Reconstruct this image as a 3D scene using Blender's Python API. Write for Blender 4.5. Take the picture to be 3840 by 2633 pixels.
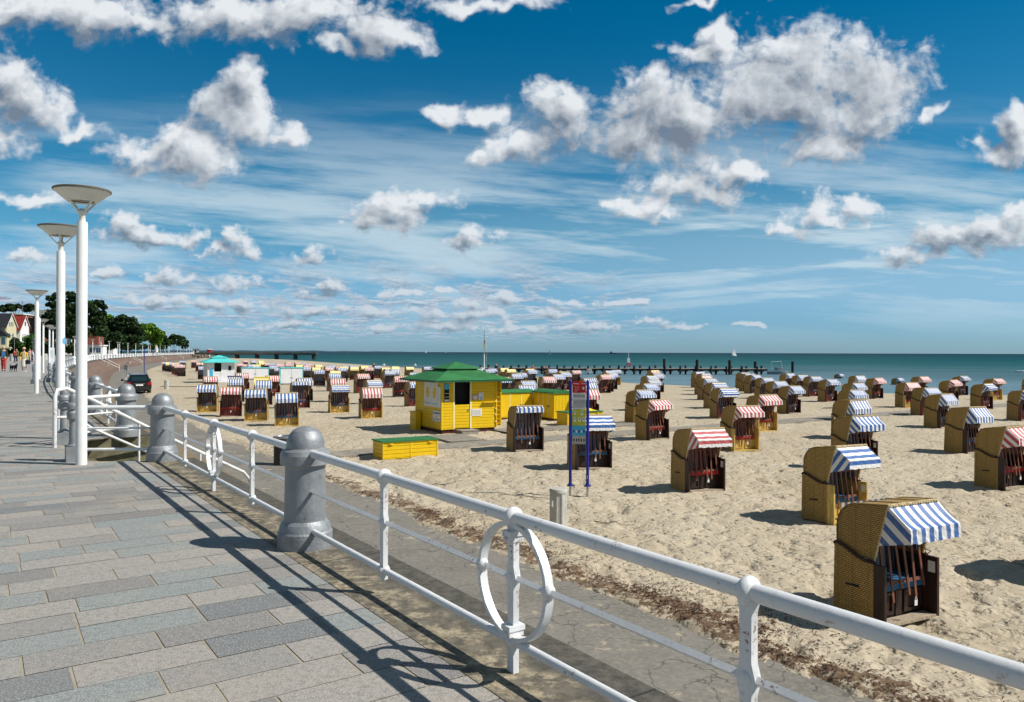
import bpy, bmesh, math, random
import numpy as np
from mathutils import Vector, Matrix, Euler
from math import radians, sin, cos, pi, sqrt, atan2
random.seed(7)
S = bpy.context.scene
for o in list(bpy.data.objects): bpy.data.objects.remove(o)
COL = S.collection

# ------------------------------------------------------------------ camera
F = 2884.0; CX = 1920.0; CY = 1316.5; PITCH = 4.8; ROLL = 0.0033; EYE = 1.5
cam_d = bpy.data.cameras.new('camera'); cam = bpy.data.objects.new('camera', cam_d)
COL.objects.link(cam); S.camera = cam
cam_d.sensor_width = 36; cam_d.sensor_fit = 'HORIZONTAL'; cam_d.lens = F/3840*36
cam_d.clip_start = 0.05; cam_d.clip_end = 80000
cam.matrix_world = Matrix.Translation((0, 0, EYE)) @ Matrix.Rotation(radians(90)+PITCH/F, 4, 'X') @ Matrix.Rotation(ROLL, 4, 'Z')

# ------------------------------------------------------------------ world
SUN_EL = radians(46.0)
SUN_DIR = Vector((0.985, -0.17, 0)).normalized()*cos(SUN_EL) + Vector((0, 0, sin(SUN_EL)))
W = bpy.data.worlds.new('World'); S.world = W; W.use_nodes = True
nt = W.node_tree; nt.nodes.clear()

class NB:
    """small helper for building node trees"""
    def __init__(s, t): s.t = t
    def n(s, typ, **kw):
        nd = s.t.nodes.new(typ)
        for k, v in kw.items(): setattr(nd, k, v)
        return nd
    def set(s, sock, v):
        if hasattr(v, 'is_output') or hasattr(v, 'links'): s.t.links.new(v, sock)
        elif v is not None: sock.default_value = v
    def m(s, op, a, b=None, c=None, clamp=False):
        nd = s.n('ShaderNodeMath', operation=op); nd.use_clamp = clamp
        s.set(nd.inputs[0], a)
        if b is not None: s.set(nd.inputs[1], b)
        if c is not None: s.set(nd.inputs[2], c)
        return nd.outputs[0]
    def v(s, op, a, b=None, c=None, scale=None):
        nd = s.n('ShaderNodeVectorMath', operation=op)
        s.set(nd.inputs[0], a)
        if b is not None: s.set(nd.inputs[1], b)
        if c is not None: s.set(nd.inputs[2], c)
        if scale is not None: s.set(nd.inputs['Scale'], scale)
        return nd.outputs['Value'] if op in ('LENGTH', 'DOT_PRODUCT', 'DISTANCE') else nd.outputs[0]
    def noise(s, vec, scale, detail=4, rough=.5, out='Fac', dist=0.0):
        nd = s.n('ShaderNodeTexNoise'); nd.inputs['Scale'].default_value = scale
        nd.inputs['Detail'].default_value = detail; nd.inputs['Roughness'].default_value = rough
        nd.inputs['Distortion'].default_value = dist
        if vec is not None: s.set(nd.inputs['Vector'], vec)
        return nd.outputs[out]
    def ramp(s, x, a, b, lo=0.0, hi=1.0, smooth=True):
        nd = s.n('ShaderNodeMapRange'); nd.interpolation_type = 'SMOOTHSTEP' if smooth else 'LINEAR'
        s.set(nd.inputs['Value'], x); nd.inputs['From Min'].default_value = a; nd.inputs['From Max'].default_value = b
        nd.inputs['To Min'].default_value = lo; nd.inputs['To Max'].default_value = hi
        return nd.outputs['Result']
    def mix(s, f, a, b, mode='MIX'):
        nd = s.n('ShaderNodeMix', data_type='RGBA', blend_type=mode)
        s.set(nd.inputs[0], f); s.set(nd.inputs[6], a); s.set(nd.inputs[7], b)
        return nd.outputs[2]
    def xyz(s, vec):
        nd = s.n('ShaderNodeSeparateXYZ'); s.set(nd.inputs[0], vec); return nd.outputs
    def comb(s, x=0.0, y=0.0, z=0.0):
        nd = s.n('ShaderNodeCombineXYZ'); s.set(nd.inputs[0], x); s.set(nd.inputs[1], y); s.set(nd.inputs[2], z)
        return nd.outputs[0]

# big cumulus clouds: (x, y, rx, ry) on a gnomonic chart around the north horizon, chart units of 1/2324 of the view
CL = [(150,30,190,52),(40,40,120,45),(300,55,120,40),(520,35,170,60),(700,40,150,58),(830,70,110,42),(900,90,75,26),(600,70,60,30),(1090,5,150,26),
 (55,235,95,62),(15,185,60,62),(110,265,60,40),(170,310,45,16),(20,330,45,24),
 (545,205,62,42),(500,265,95,60),(560,275,55,42),(430,345,135,52),(330,365,90,45),(400,320,70,45),(650,302,55,28),(770,118,40,22),
 (900,475,100,38),(845,503,58,28),(965,452,50,22),(1070,532,48,20),(1040,545,30,16),
 (1020,265,50,20),(1040,240,40,22),(1110,255,38,24),(1240,255,70,50),(1270,290,80,48),(1180,330,75,36),(1110,365,50,26),(1300,230,45,45),
 (1470,230,95,75),(1560,270,150,80),(1700,200,130,85),(1830,150,130,95),(1950,180,140,85),(1800,240,190,70),(1440,310,120,50),(1960,250,90,45),(1880,340,80,45),(1780,95,75,45),
 (1600,118,72,22),(1640,85,38,38),(1590,6,50,12),(2105,258,32,18),
 (1530,405,80,48),(1650,385,90,38),(1600,430,100,38),(1450,470,72,28),(1500,490,40,16),(1710,375,40,25),
 (1850,480,58,42),(1900,495,72,26),(1800,520,55,18),(1960,480,35,20),
 (2150,540,90,38),(2240,520,90,44),(2310,500,60,45),(2050,585,70,20),(2310,260,32,52),(2280,350,60,32),(2315,300,40,50),
 (320,525,105,26),(400,535,50,18),(520,550,36,32),(560,562,45,16),(470,570,40,12),(80,452,75,22),(50,578,62,20),(385,628,56,22),(350,640,40,14),(540,645,60,20),(240,622,40,13),
 (700,580,48,18),(735,660,62,15),(700,665,40,12),(905,668,46,9),(1020,655,20,7),(1150,680,60,14),(1080,690,50,14),(470,690,95,15),(560,692,60,16),(350,690,60,14),
 (830,705,60,12),(950,712,70,14),(1080,715,80,14),(1230,712,60,11),(1330,742,90,10),(1020,740,90,12),(700,712,60,12),(870,742,70,9),(1420,690,70,8),(1310,692,50,7),(1690,740,40,5),
 (640,740,70,9),(1180,748,60,8),(1480,735,60,8),(1560,745,55,6)]
def chart(x, y): return ((x*1.6523-1920)/F, (1321-y*1.6523)/F)
b = NB(nt)
def noise2(vec, scale, detail, rough):
    nd = b.n('ShaderNodeTexNoise', noise_dimensions='2D'); nd.inputs['Scale'].default_value = scale
    nd.inputs['Detail'].default_value = detail; nd.inputs['Roughness'].default_value = rough
    b.set(nd.inputs['Vector'], vec); return nd.outputs['Fac']
tc = b.n('ShaderNodeTexCoord'); D = tc.outputs['Generated']
dx, dy, dz = b.xyz(D)
# sky
sky = b.n('ShaderNodeTexSky', sky_type='NISHITA'); sky.sun_disc = False
sky.sun_elevation = SUN_EL; sky.sun_rotation = atan2(SUN_DIR.x, SUN_DIR.y)
sky.altitude = 0; sky.air_density = 1.0; sky.dust_density = 0.3; sky.ozone_density = 2.5
SKYS = 0.085
elev = b.ramp(dz, 0.0, 0.42)
tint = b.mix(b.ramp(dz, 0.0, 0.17), (0.44, 0.77, 1.27, 1), (0.20, 0.76, 0.93, 1))
tint = b.mix(b.ramp(dz, .17, .42), tint, (0.0, 0.62, 0.84, 1))
skc0 = b.mix(1.0, b.v('SCALE', sky.outputs[0], scale=SKYS), tint, 'MULTIPLY')
skc0 = b.mix(b.ramp(dz, -0.02, -0.001), (.10,.16,.20,1), skc0)
# forward chart coordinates and the noises every tile shares
P = b.comb(b.m('DIVIDE', dx, b.m('MAXIMUM', dy, 0.08)), b.m('DIVIDE', dz, b.m('MAXIMUM', dy, 0.08)), 0.0)
pu, pv_, _ = b.xyz(P)
offs = b.ramp(pv_, 0.03, 0.3, 0.006, 0.022)
PO = b.v('ADD', P, b.comb(b.m('MULTIPLY', offs, .55), offs, 0.0))
def prep(PP):
    w1 = noise2(PP, 11.0, 3, .6); w2 = noise2(b.v('ADD', PP, (7.3, 3.1, 0)), 11.0, 3, .6)
    amp = b.ramp(b.xyz(PP)[1], 0.02, 0.25, 0.022, 0.085)
    Pw = b.v('ADD', PP, b.v('SCALE', b.comb(b.m('SUBTRACT', w1, .5), b.m('SUBTRACT', w2, .5), 0.0), scale=amp))
    f = noise2(PP, 16.0, 8, .56)
    lowk = b.ramp(b.xyz(PP)[1], .26, .03, .22, 1.0)
    f2 = noise2(b.v('MULTIPLY', PP, (1, 1.5, 1)), 44.0, 6, .6)
    vo = b.n('ShaderNodeTexVoronoi', feature='F1', voronoi_dimensions='2D'); vo.inputs['Scale'].default_value = 34
    vo.inputs['Detail'].default_value = 2; vo.inputs['Roughness'].default_value = .6
    b.set(vo.inputs['Vector'], b.v('ADD', Pw, (0, 0, 0)))
    bill = b.m('SUBTRACT', 0.42, vo.outputs['Distance'])
    return Pw, b.m('MULTIPLY_ADD', bill, .50, b.m('ADD', b.m('MULTIPLY', b.m('SUBTRACT', f, .5), 1.8), b.m('MULTIPLY', b.m('MULTIPLY', b.m('SUBTRACT', f2, .5), 4.6), lowk)))
PA, NA_ = prep(P); PB, NB_ = prep(PO)
shadeN = b.m('MULTIPLY_ADD', b.m('SUBTRACT', NA_, NB_), .42, b.m('MULTIPLY', b.m('SUBTRACT', noise2(P, 9.0, 4, .5), .5), 1.1))
# thin high cirrus streaks
ci_p = b.v('MULTIPLY', P, (1.3, 12.0, 1.0))
ci_p = b.v('ADD', ci_p, b.comb(0.0, b.m('MULTIPLY', pu, 0.9), 0.0))
c1 = noise2(ci_p, 1.7, 7, .62); c2 = noise2(P, 3.2, 2, .5)
ci = b.m('MULTIPLY', b.ramp(c1, .34, .68), b.ramp(c2, .10, .46))
veil = b.m('MULTIPLY', b.m('MULTIPLY', b.ramp(pv_, .01, .08), b.ramp(pv_, .26, .12)), b.ramp(pu, -.35, .5, .12, .36))
c3 = noise2(b.v('ADD', b.v('MULTIPLY', P, (1.0, 15.0, 1)), b.comb(3.0, b.m('MULTIPLY', pu, -1.1), 0.0)), 1.3, 7, .6)
st2 = b.m('MULTIPLY', b.m('MULTIPLY', b.ramp(c3, .46, .68), b.ramp(pu, .0, .2)), b.ramp(pv_, .24, .12))
ci = b.m('MAXIMUM', b.m('ADD', b.m('MULTIPLY', ci, .95), b.m('MULTIPLY', st2, .85), clamp=True), veil)
ci = b.m('MULTIPLY', ci, b.m('MULTIPLY', b.ramp(pv_, .0, .10), b.ramp(pv_, .36, .16)))
skc = b.mix(b.m('MULTIPLY', ci, .80), skc0, (.56,.68,.75,1))
# banks of small far cumulus low over the sea (the flat layer seen in perspective)
iv = b.m('DIVIDE', 1.0, b.m('ADD', pv_, .045))
def layer(shift):
    q = b.comb(b.m('MULTIPLY', b.m('MULTIPLY', pu, iv), 1.15), b.m('MULTIPLY_ADD', iv, .5, shift), 0.0)
    return noise2(b.v('ADD', q, b.v('SCALE', b.comb(b.m('SUBTRACT', c2, .5), 0.0, 0.0), scale=.8)), 2.1, 7, .58)
lay = layer(0.0); layb = layer(-0.07)
la = b.m('MULTIPLY', b.ramp(lay, .43, .58), b.m('MULTIPLY', b.ramp(pv_, .006, .03), b.ramp(pv_, .15, .07)))
la = b.m('MULTIPLY', la, b.m('MULTIPLY', b.ramp(pu, .28, .0), .85))
lcol = b.mix(b.m('MULTIPLY_ADD', b.m('SUBTRACT', lay, layb), 3.2, .42, clamp=True), (.20,.30,.42,1), (.60,.67,.74,1))
skc = b.mix(la, skc, lcol)
low = b.ramp(pv_, 0.0, 0.22)
ccol_dark = b.mix(low, (.21,.30,.39,1), (.17,.21,.27,1))
ccol_lite = b.mix(low, (.50,.58,.66,1), (.76,.79,.82,1))
def make_tile(E, idx):
    g = bpy.data.node_groups.new('cloud_tile_%d' % idx, 'ShaderNodeTree')
    for nm in ('PA', 'PB'): g.interface.new_socket(nm, in_out='INPUT', socket_type='NodeSocketVector')
    for nm in ('DA', 'DB'): g.interface.new_socket(nm, in_out='OUTPUT', socket_type='NodeSocketFloat')
    q = NB(g); gi = g.nodes.new('NodeGroupInput'); go = g.nodes.new('NodeGroupOutput')
    for k in (0, 1):
        acc = None
        for (u, v, ax, ay) in E:
            L = q.v('LENGTH', q.v('MULTIPLY_ADD', gi.outputs[k], (1/ax, 1/ay, 0), (-u/ax, -v/ay, 0)))
            if acc is None: acc = L
            else:
                nd = q.n('ShaderNodeMath', operation='SMOOTH_MIN'); q.set(nd.inputs[0], acc); q.set(nd.inputs[1], L); nd.inputs[2].default_value = 0.75
                acc = nd.outputs[0]
        q.set(go.inputs[k], q.m('MULTIPLY_ADD', acc, -1.45, 1.60))
    return g
ELL = [(*chart(x, y), rx*1.17*1.6523/F, ry*1.17*1.6523/F) for (x, y, rx, ry) in CL]
def background(c):
    n_ = b.n('ShaderNodeBackground'); b.set(n_.inputs[0], c); n_.inputs[1].default_value = 1.0; return n_.outputs[0]
TI = [0]
def tile(u0, u1, v0, v1):
    E = []
    for (u, v, ax, ay) in ELL:
        du = max(u0-u, u-u1, 0); dv = max(v0-v, v-v1, 0)
        wm = .012 if v1 < .17 else .04
        # keep an ellipse when its influence can reach this tile, the warp included
        if sqrt((max(du-wm, 0)/ax)**2 + (max(dv-wm, 0)/ay)**2) < 2.25: E.append((u, v, ax, ay))
    if not E: return background(skc)
    TI[0] += 1
    n_ = nt.nodes.new('ShaderNodeGroup'); n_.node_tree = make_tile(E, TI[0])
    b.set(n_.inputs[0], PA); b.set(n_.inputs[1], PB)
    BA, BB = n_.outputs[0], n_.outputs[1]
    D0 = b.m('ADD', BA, NA_)
    alpha = b.ramp(D0, -0.25, 0.95)
    lit = b.m('MULTIPLY_ADD', b.m('SUBTRACT', BA, BB), .62, b.m('ADD', shadeN, .56))
    lit = b.m('SUBTRACT', lit, b.m('MULTIPLY', b.ramp(D0, 0.4, 1.5), 0.25), clamp=True)
    ccol = b.mix(b.ramp(lit, 0.05, 0.98, smooth=False), ccol_dark, ccol_lite)
    return background(b.mix(b.m('MULTIPLY', alpha, .96), skc, ccol))
def mixsh(f, a, c):
    n_ = b.n('ShaderNodeMixShader'); b.set(n_.inputs[0], f); b.set(n_.inputs[1], a); b.set(n_.inputs[2], c); return n_.outputs[0]
def split(lo, hi, coord, leaf):
    if len(lo) == 1: return leaf(lo[0], hi[0])
    h = len(lo)//2
    return mixsh(b.m('GREATER_THAN', coord, lo[h]), split(lo[:h], hi[:h], coord, leaf), split(lo[h:], hi[h:], coord, leaf))
UE = [-9, -.56, -.44, -.33, -.21, -.10, .02, .13, .24, .36, .46, .56, 9]
VE = [-9, .045, .095, .16, .24, .33, 9]
front_sh = split(UE[:-1], UE[1:], pu, lambda u0, u1: split(VE[:-1], VE[1:], pv_, lambda v0, v1: tile(u0, u1, v0, v1)))
isfront = b.m('MULTIPLY', b.m('GREATER_THAN', dy, 0.5), b.m('GREATER_THAN', dz, -0.001))
# behind, beside and overhead: unseen warm-grey cloud, added to neutralise and dim the fill light
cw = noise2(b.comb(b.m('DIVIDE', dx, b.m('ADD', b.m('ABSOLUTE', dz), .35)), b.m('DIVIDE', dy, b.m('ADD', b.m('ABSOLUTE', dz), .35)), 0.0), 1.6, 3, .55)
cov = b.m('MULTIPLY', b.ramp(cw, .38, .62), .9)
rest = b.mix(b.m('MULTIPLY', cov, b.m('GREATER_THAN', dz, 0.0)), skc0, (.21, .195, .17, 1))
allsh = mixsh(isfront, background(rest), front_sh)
ow = b.n('ShaderNodeOutputWorld'); nt.links.new(allsh, ow.inputs[0])
W.cycles.sampling_method = 'MANUAL'; W.cycles.sample_map_resolution = 256

sl = bpy.data.lights.new('sun', 'SUN'); sl.energy = 5.0; sl.angle = radians(0.5); sl.color = (1, .955, .88)
so = bpy.data.objects.new('sun', sl); COL.objects.link(so)
so.rotation_euler = SUN_DIR.to_track_quat('Z', 'Y').to_euler(); so.location = (20, -10, 30)
S.view_settings.view_transform = 'Standard'; S.view_settings.look = 'None'
S.view_settings.exposure = 0.12; S.view_settings.gamma = 1
S.render.resolution_x = 1024; S.render.resolution_y = 702
# ------------------------------------------------------------------ pixel rays -> places
def ray(px, py):
    """direction slopes (X/Y, (eye-z)/Y) of a photo pixel"""
    u = px-CX; v = py-CY
    return (u+ROLL*v)/F, (v-ROLL*u-PITCH)/F
def G(px, py, z):
    """the point of the level plane z seen at this photo pixel"""
    a, s = ray(px, py); Y = (EYE-z)/s
    return Vector((a*Y, Y, z))
def Rz(p, ang):
    c, s = cos(ang), sin(ang); return Vector((p[0]*c-p[1]*s, p[0]*s+p[1]*c, p[2]))

# ------------------------------------------------------------------ coast geometry
UW = Vector((-.567, .823)).normalized(); NW = Vector((.823, .567)).normalized()
P1 = Vector((-1.59, 5.93))
WALL = [P1-UW*40, P1-UW*5.64, P1, Vector((-4.80, 10.57)), Vector((-6.79, 13.55)), Vector((-9.8, 18.1)), Vector((-15.3, 26.4)), Vector((-22.7, 38.2)),
        Vector((-30.7, 52)), Vector((-39.5, 68)), Vector((-50, 88)), Vector((-60, 108)), Vector((-70.3, 129)), Vector((-81, 154)), Vector((-92.5, 183)), Vector((-104.5, 216)),
        Vector((-120, 258)), Vector((-133, 297)), Vector((-149, 345)), Vector((-164, 392)), Vector((-180, 438))]
SHORE = [Vector((400, 40)), Vector((120, 58)), Vector((60, 67)), Vector((36, 73)), Vector((26, 82)), Vector((16, 95)), Vector((5, 118)), Vector((-5, 142)), Vector((-18, 172)), Vector((-33, 204)),
         Vector((-60, 262)), Vector((-90, 330)), Vector((-125, 385)), Vector((-160, 425)), Vector((-200, 440))]
def sdist(X, Y, line):
    """signed distance (positive to the right of the travel direction) to a polyline, numpy arrays"""
    X = np.asarray(X, float); Y = np.asarray(Y, float)
    best = np.full(X.shape, 1e18); sg = np.ones(X.shape)
    for a, c in zip(line[:-1], line[1:]):
        dx, dy = c.x-a.x, c.y-a.y; L2 = dx*dx+dy*dy
        t = np.clip(((X-a.x)*dx+(Y-a.y)*dy)/L2, 0, 1)
        ex = X-(a.x+t*dx); ey = Y-(a.y+t*dy); d2 = ex*ex+ey*ey
        cr = dy*ex-dx*ey
        m = d2 < best-1e-9
        best = np.where(m, d2, best); sg = np.where(m, np.sign(cr), sg)
    return np.sqrt(best)*sg
_rng = np.random.RandomState(3)
_tab = _rng.rand(256, 256)
def vnoise(x, y):
    xi = np.floor(x).astype(int); yi = np.floor(y).astype(int)
    fx = x-xi; fy = y-yi; fx = fx*fx*(3-2*fx); fy = fy*fy*(3-2*fy)
    def T(i, j): return _tab[i & 255, j & 255]
    return (T(xi, yi)*(1-fx)+T(xi+1, yi)*fx)*(1-fy)+(T(xi, yi+1)*(1-fx)+T(xi+1, yi+1)*fx)*fy
def smooth(a, c, x):
    t = np.clip((x-a)/(c-a), 0, 1); return t*t*(3-2*t)
def sand_base(X, Y):
    X = np.asarray(X, float); Y = np.asarray(Y, float)
    z = -1.93-.12*smooth(20, 8, Y)+0*X
    d = -sdist(X, Y, SHORE)          # the shoreline runs from right to left, land on its left
    z = z-.36*smooth(9, 0, d)-.9*smooth(0, -30, d)
    return z
def sand_z(x, y): return float(sand_base(np.array([x]), np.array([y]))[0])

# ------------------------------------------------------------------ tagging and linking
def tag(o, label=None, cat=None, group=None, kind=None):
    if label: o['label'] = label
    if cat: o['category'] = cat
    if group: o['group'] = group
    if kind: o['kind'] = kind
    return o
def empty(name, loc=(0, 0, 0), rz=0.0, label=None, cat=None, group=None, s=1.0):
    o = bpy.data.objects.new(name, None); COL.objects.link(o); o.location = loc; o.rotation_euler = (0, 0, rz)
    o.empty_display_size = .2
    if s != 1.0: o.scale = (s, s, s)
    return tag(o, label, cat, group)
def link(name, me, parent=None, loc=None):
    o = bpy.data.objects.new(name, me); COL.objects.link(o)
    if parent is not None: o.parent = parent
    if loc is not None: o.location = loc
    return o
KIDS = {}
def copy_tree(o, parent=None):
    c = o.copy(); COL.objects.link(c)
    if parent is not None: c.parent = parent
    for ch in [x for x in o.children]: copy_tree(ch, c)
    return c

# ------------------------------------------------------------------ mesh builder
class MB:
    def __init__(s): s.v = []; s.f = []; s.uv = []; s.mi = []; s.sm = []; s.cur = 0; s.smooth = False
    def add(s, vs, fs, uvs=None):
        n = len(s.v); s.v += [tuple(p) for p in vs]
        for i, f in enumerate(fs):
            s.f.append([n+j for j in f]); s.mi.append(s.cur); s.sm.append(s.smooth)
            s.uv.append(uvs[i] if uvs else None)
        return s
    def box(s, x0, x1, y0, y1, z0, z1, M=None):
        vs = [Vector(p) for p in ((x0,y0,z0),(x1,y0,z0),(x1,y1,z0),(x0,y1,z0),(x0,y0,z1),(x1,y0,z1),(x1,y1,z1),(x0,y1,z1))]
        if M is not None: vs = [M @ p for p in vs]
        W_, D_, H_ = x1-x0, y1-y0, z1-z0
        fu = lambda a, c: [(0, 0), (a, 0), (a, c), (0, c)]
        return s.add(vs, [(0,3,2,1),(4,5,6,7),(0,1,5,4),(1,2,6,5),(2,3,7,6),(3,0,4,7)], [fu(D_, W_), fu(W_, D_), fu(W_, H_), fu(D_, H_), fu(W_, H_), fu(D_, H_)])
    def bar(s, a, c, w, h=None, up=(0, 0, 1)):
        a = Vector(a); c = Vector(c); h = w if h is None else h
        t = (c-a).normalized(); u = Vector(up)
        if abs(t.dot(u)) > .98: u = Vector((0, 1, 0))
        r = t.cross(u).normalized(); n = r.cross(t)
        vs = []
        for p in (a, c):
            for i, j in ((-1,-1),(1,-1),(1,1),(-1,1)): vs.append(p+r*(w/2*i)+n*(h/2*j))
        L = (c-a).length
        return s.add(vs, [(0,1,2,3),(7,6,5,4),(0,4,5,1),(1,5,6,2),(2,6,7,3),(3,7,4,0)], [[(0,0),(w,0),(w,h),(0,h)]]*2+[[(0,0),(0,L),(w,L),(w,0)]]*4)
    def tube(s, pts, r, n=10, caps=True, closed=False):
        pts = [Vector(p) for p in pts]; N = len(pts)
        rs = r if isinstance(r, (list, tuple)) else [r]*N
        prev = None; rings = []
        for i, p in enumerate(pts):
            if closed: t = (pts[(i+1) % N]-pts[i-1]).normalized()
            else: t = (pts[min(i+1, N-1)]-pts[max(i-1, 0)]).normalized()
            if prev is None:
                u = Vector((0, 0, 1)) if abs(t.z) < .9 else Vector((1, 0, 0))
                u = (u-t*u.dot(t)).normalized()
            else:
                u = prev-t*prev.dot(t); u.normalize()
            prev = u; w = t.cross(u)
            rings.append([p+(u*cos(2*pi*k/n)+w*sin(2*pi*k/n))*rs[i] for k in range(n)])
        vs = [q for rg in rings for q in rg]; fs = []; uvs = []
        M_ = N if closed else N-1
        for i in range(M_):
            for k in range(n):
                a = i*n+k; b2 = i*n+(k+1) % n; j = ((i+1) % N)
                fs.append((a, b2, j*n+(k+1) % n, j*n+k)); uvs.append([(k/n, i), ((k+1)/n, i), ((k+1)/n, i+1), (k/n, i+1)])
        old = s.smooth; s.smooth = True; s.add(vs, fs, uvs)
        if caps and not closed:
            s.smooth = False
            s.add(rings[0], [tuple(range(n))[::-1]]); s.add(rings[-1], [tuple(range(n))])
        s.smooth = old; return s
    def lathe(s, prof, n=20, o=(0, 0, 0), smooth_=True, cap=True):
        o = Vector(o); vs = []; fs = []
        for (r, z) in prof:
            for k in range(n): vs.append(o+Vector((r*cos(2*pi*k/n), r*sin(2*pi*k/n), z)))
        for i in range(len(prof)-1):
            for k in range(n): fs.append((i*n+k, i*n+(k+1) % n, (i+1)*n+(k+1) % n, (i+1)*n+k))
        old = s.smooth; s.smooth = smooth_; s.add(vs, fs)
        if cap:
            s.smooth = False
            s.add(vs[:n], [tuple(range(n))[::-1]]); s.add(vs[-n:], [tuple(range(n))])
        s.smooth = old; return s
    def prism(s, poly, axis, a, c, uvs=True):
        """extrude a 2-D outline (given in the two other axes) along x, y or z from a to c"""
        def mk(p, h):
            if axis == 'x': return (h, p[0], p[1])
            if axis == 'y': return (p[0], h, p[1])
            return (p[0], p[1], h)
        n = len(poly); v0 = [mk(p, a) for p in poly]; v1 = [mk(p, c) for p in poly]
        fs = [tuple(range(n)), tuple(range(2*n-1, n-1, -1))]; uv = [[tuple(p) for p in poly], [tuple(p) for p in poly[::-1]]]
        acc = 0
        for i in range(n):
            j = (i+1) % n; L = sqrt((poly[i][0]-poly[j][0])**2+(poly[i][1]-poly[j][1])**2)
            fs.append((i, i+n, j+n, j)); uv.append([(a, acc), (c, acc), (c, acc+L), (a, acc+L)]); acc += L
        return s.add(v0+v1, fs, uv)
    def ball(s, c, rx, ry=None, rz=None, n=10, m=6):
        ry = rx if ry is None else ry; rz = rx if rz is None else rz; c = Vector(c); vs = []; fs = []
        for i in range(m+1):
            th = pi*i/m
            for k in range(n): vs.append(c+Vector((rx*sin(th)*cos(2*pi*k/n), ry*sin(th)*sin(2*pi*k/n), -rz*cos(th))))
        for i in range(m):
            for k in range(n): fs.append((i*n+k, i*n+(k+1) % n, (i+1)*n+(k+1) % n, (i+1)*n+k))
        old = s.smooth; s.smooth = True; s.add(vs, fs); s.smooth = old; return s
    def mesh(s, name, mats):
        me = bpy.data.meshes.new(name); me.from_pydata(s.v, [], s.f)
        if not isinstance(mats, (list, tuple)): mats = [mats]
        for m in mats: me.materials.append(m)
        me.polygons.foreach_set('material_index', s.mi)
        me.polygons.foreach_set('use_smooth', s.sm)
        if any(u is not None for u in s.uv):
            ul = me.uv_layers.new(name='UVMap'); k = 0; arr = np.zeros((len(me.loops), 2), np.float32)
            for f, u in zip(s.f, s.uv):
                if u is not None: arr[k:k+len(f)] = u
                k += len(f)
            ul.data.foreach_set('uv', arr.ravel())
        me.validate(); me.update()
        if any(s.sm) and not getattr(s, 'round', False): me.set_sharp_from_angle(angle=radians(getattr(s, 'ang', 50)))
        return me
    def obj(s, name, mats, parent=None, loc=None):
        bm = s.mesh(name, mats)
        b2 = bmesh.new(); b2.from_mesh(bm); bmesh.ops.recalc_face_normals(b2, faces=b2.faces[:]) if len(b2.faces) < 4000 and not getattr(s, 'keep', False) else None
        b2.to_mesh(bm); b2.free()
        return link(name, bm, parent, loc)

# ------------------------------------------------------------------ materials
def mat(name, build):
    m = bpy.data.materials.new(name); m.use_nodes = True; t = m.node_tree; t.nodes.clear()
    q = NB(t); bs = q.n('ShaderNodeBsdfPrincipled'); out = q.n('ShaderNodeOutputMaterial')
    t.links.new(bs.outputs[0], out.inputs[0]); build(q, bs, out); return m
def bump(q, bs, h, strength, dist=.01):
    bn = q.n('ShaderNodeBump'); bn.inputs['Strength'].default_value = strength; bn.inputs['Distance'].default_value = dist
    q.set(bn.inputs['Height'], h); q.set(bs.inputs['Normal'], bn.outputs[0])
def oc(q): return q.n('ShaderNodeTexCoord').outputs['Object']
def uvc(q): return q.n('ShaderNodeUVMap').outputs[0]
def wpos(q): return q.n('ShaderNodeNewGeometry').outputs['Position']
def C(r, g, b_): return (r, g, b_, 1)
def plain(name, col, rough=.6, metal=0, var=.12, scale=3.0, spec=.4, bmp=0.0, bscale=40, dirt=0.0):
    def f(q, bs, out):
        p = oc(q); n = q.noise(p, scale, 5, .6)
        lo = tuple(c*(1-var) for c in col)+(1,); hi = tuple(min(1, c*(1+var)) for c in col)+(1,)
        c = q.mix(q.ramp(n, .3, .7), lo, hi)
        if dirt:
            dn = q.m('MULTIPLY', q.ramp(q.noise(q.v('MULTIPLY', p, (1, 1, .35)), 7.0, 6, .7), .52, .72), dirt)
            c = q.mix(dn, c, C(.10, .07, .045))
        q.set(bs.inputs['Base Color'], c); bs.inputs['Roughness'].default_value = rough
        bs.inputs['Metallic'].default_value = metal; bs.inputs['Specular IOR Level'].default_value = spec
        if bmp: bump(q, bs, q.noise(p, bscale, 4, .6), bmp, .004)
    return mat(name, f)
def stripes(name, c1, c2, period, axis=0, sheen=.0, rough=.55, duty=.5):
    def f(q, bs, out):
        u = q.xyz(uvc(q))[axis]
        fr = q.m('FRACT', q.m('DIVIDE', u, period))
        s_ = q.m('GREATER_THAN', fr, duty)
        c = q.mix(s_, c1, c2)
        n = q.noise(oc(q), 14, 4, .6); c = q.mix(q.m('MULTIPLY', q.ramp(n, .35, .75), .18), c, C(.45, .42, .38))
        c = q.mix(q.m('MULTIPLY', q.n('ShaderNodeObjectInfo').outputs['Random'], .12), c, C(.50, .47, .44))
        q.set(bs.inputs['Base Color'], c); bs.inputs['Roughness'].default_value = rough; bs.inputs['Specular IOR Level'].default_value = .35
        wv = q.noise(q.v('MULTIPLY', oc(q), (1, 1, 1)), 6, 3, .5)
        bump(q, bs, wv, .5, .02)
    return mat(name, f)

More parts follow.
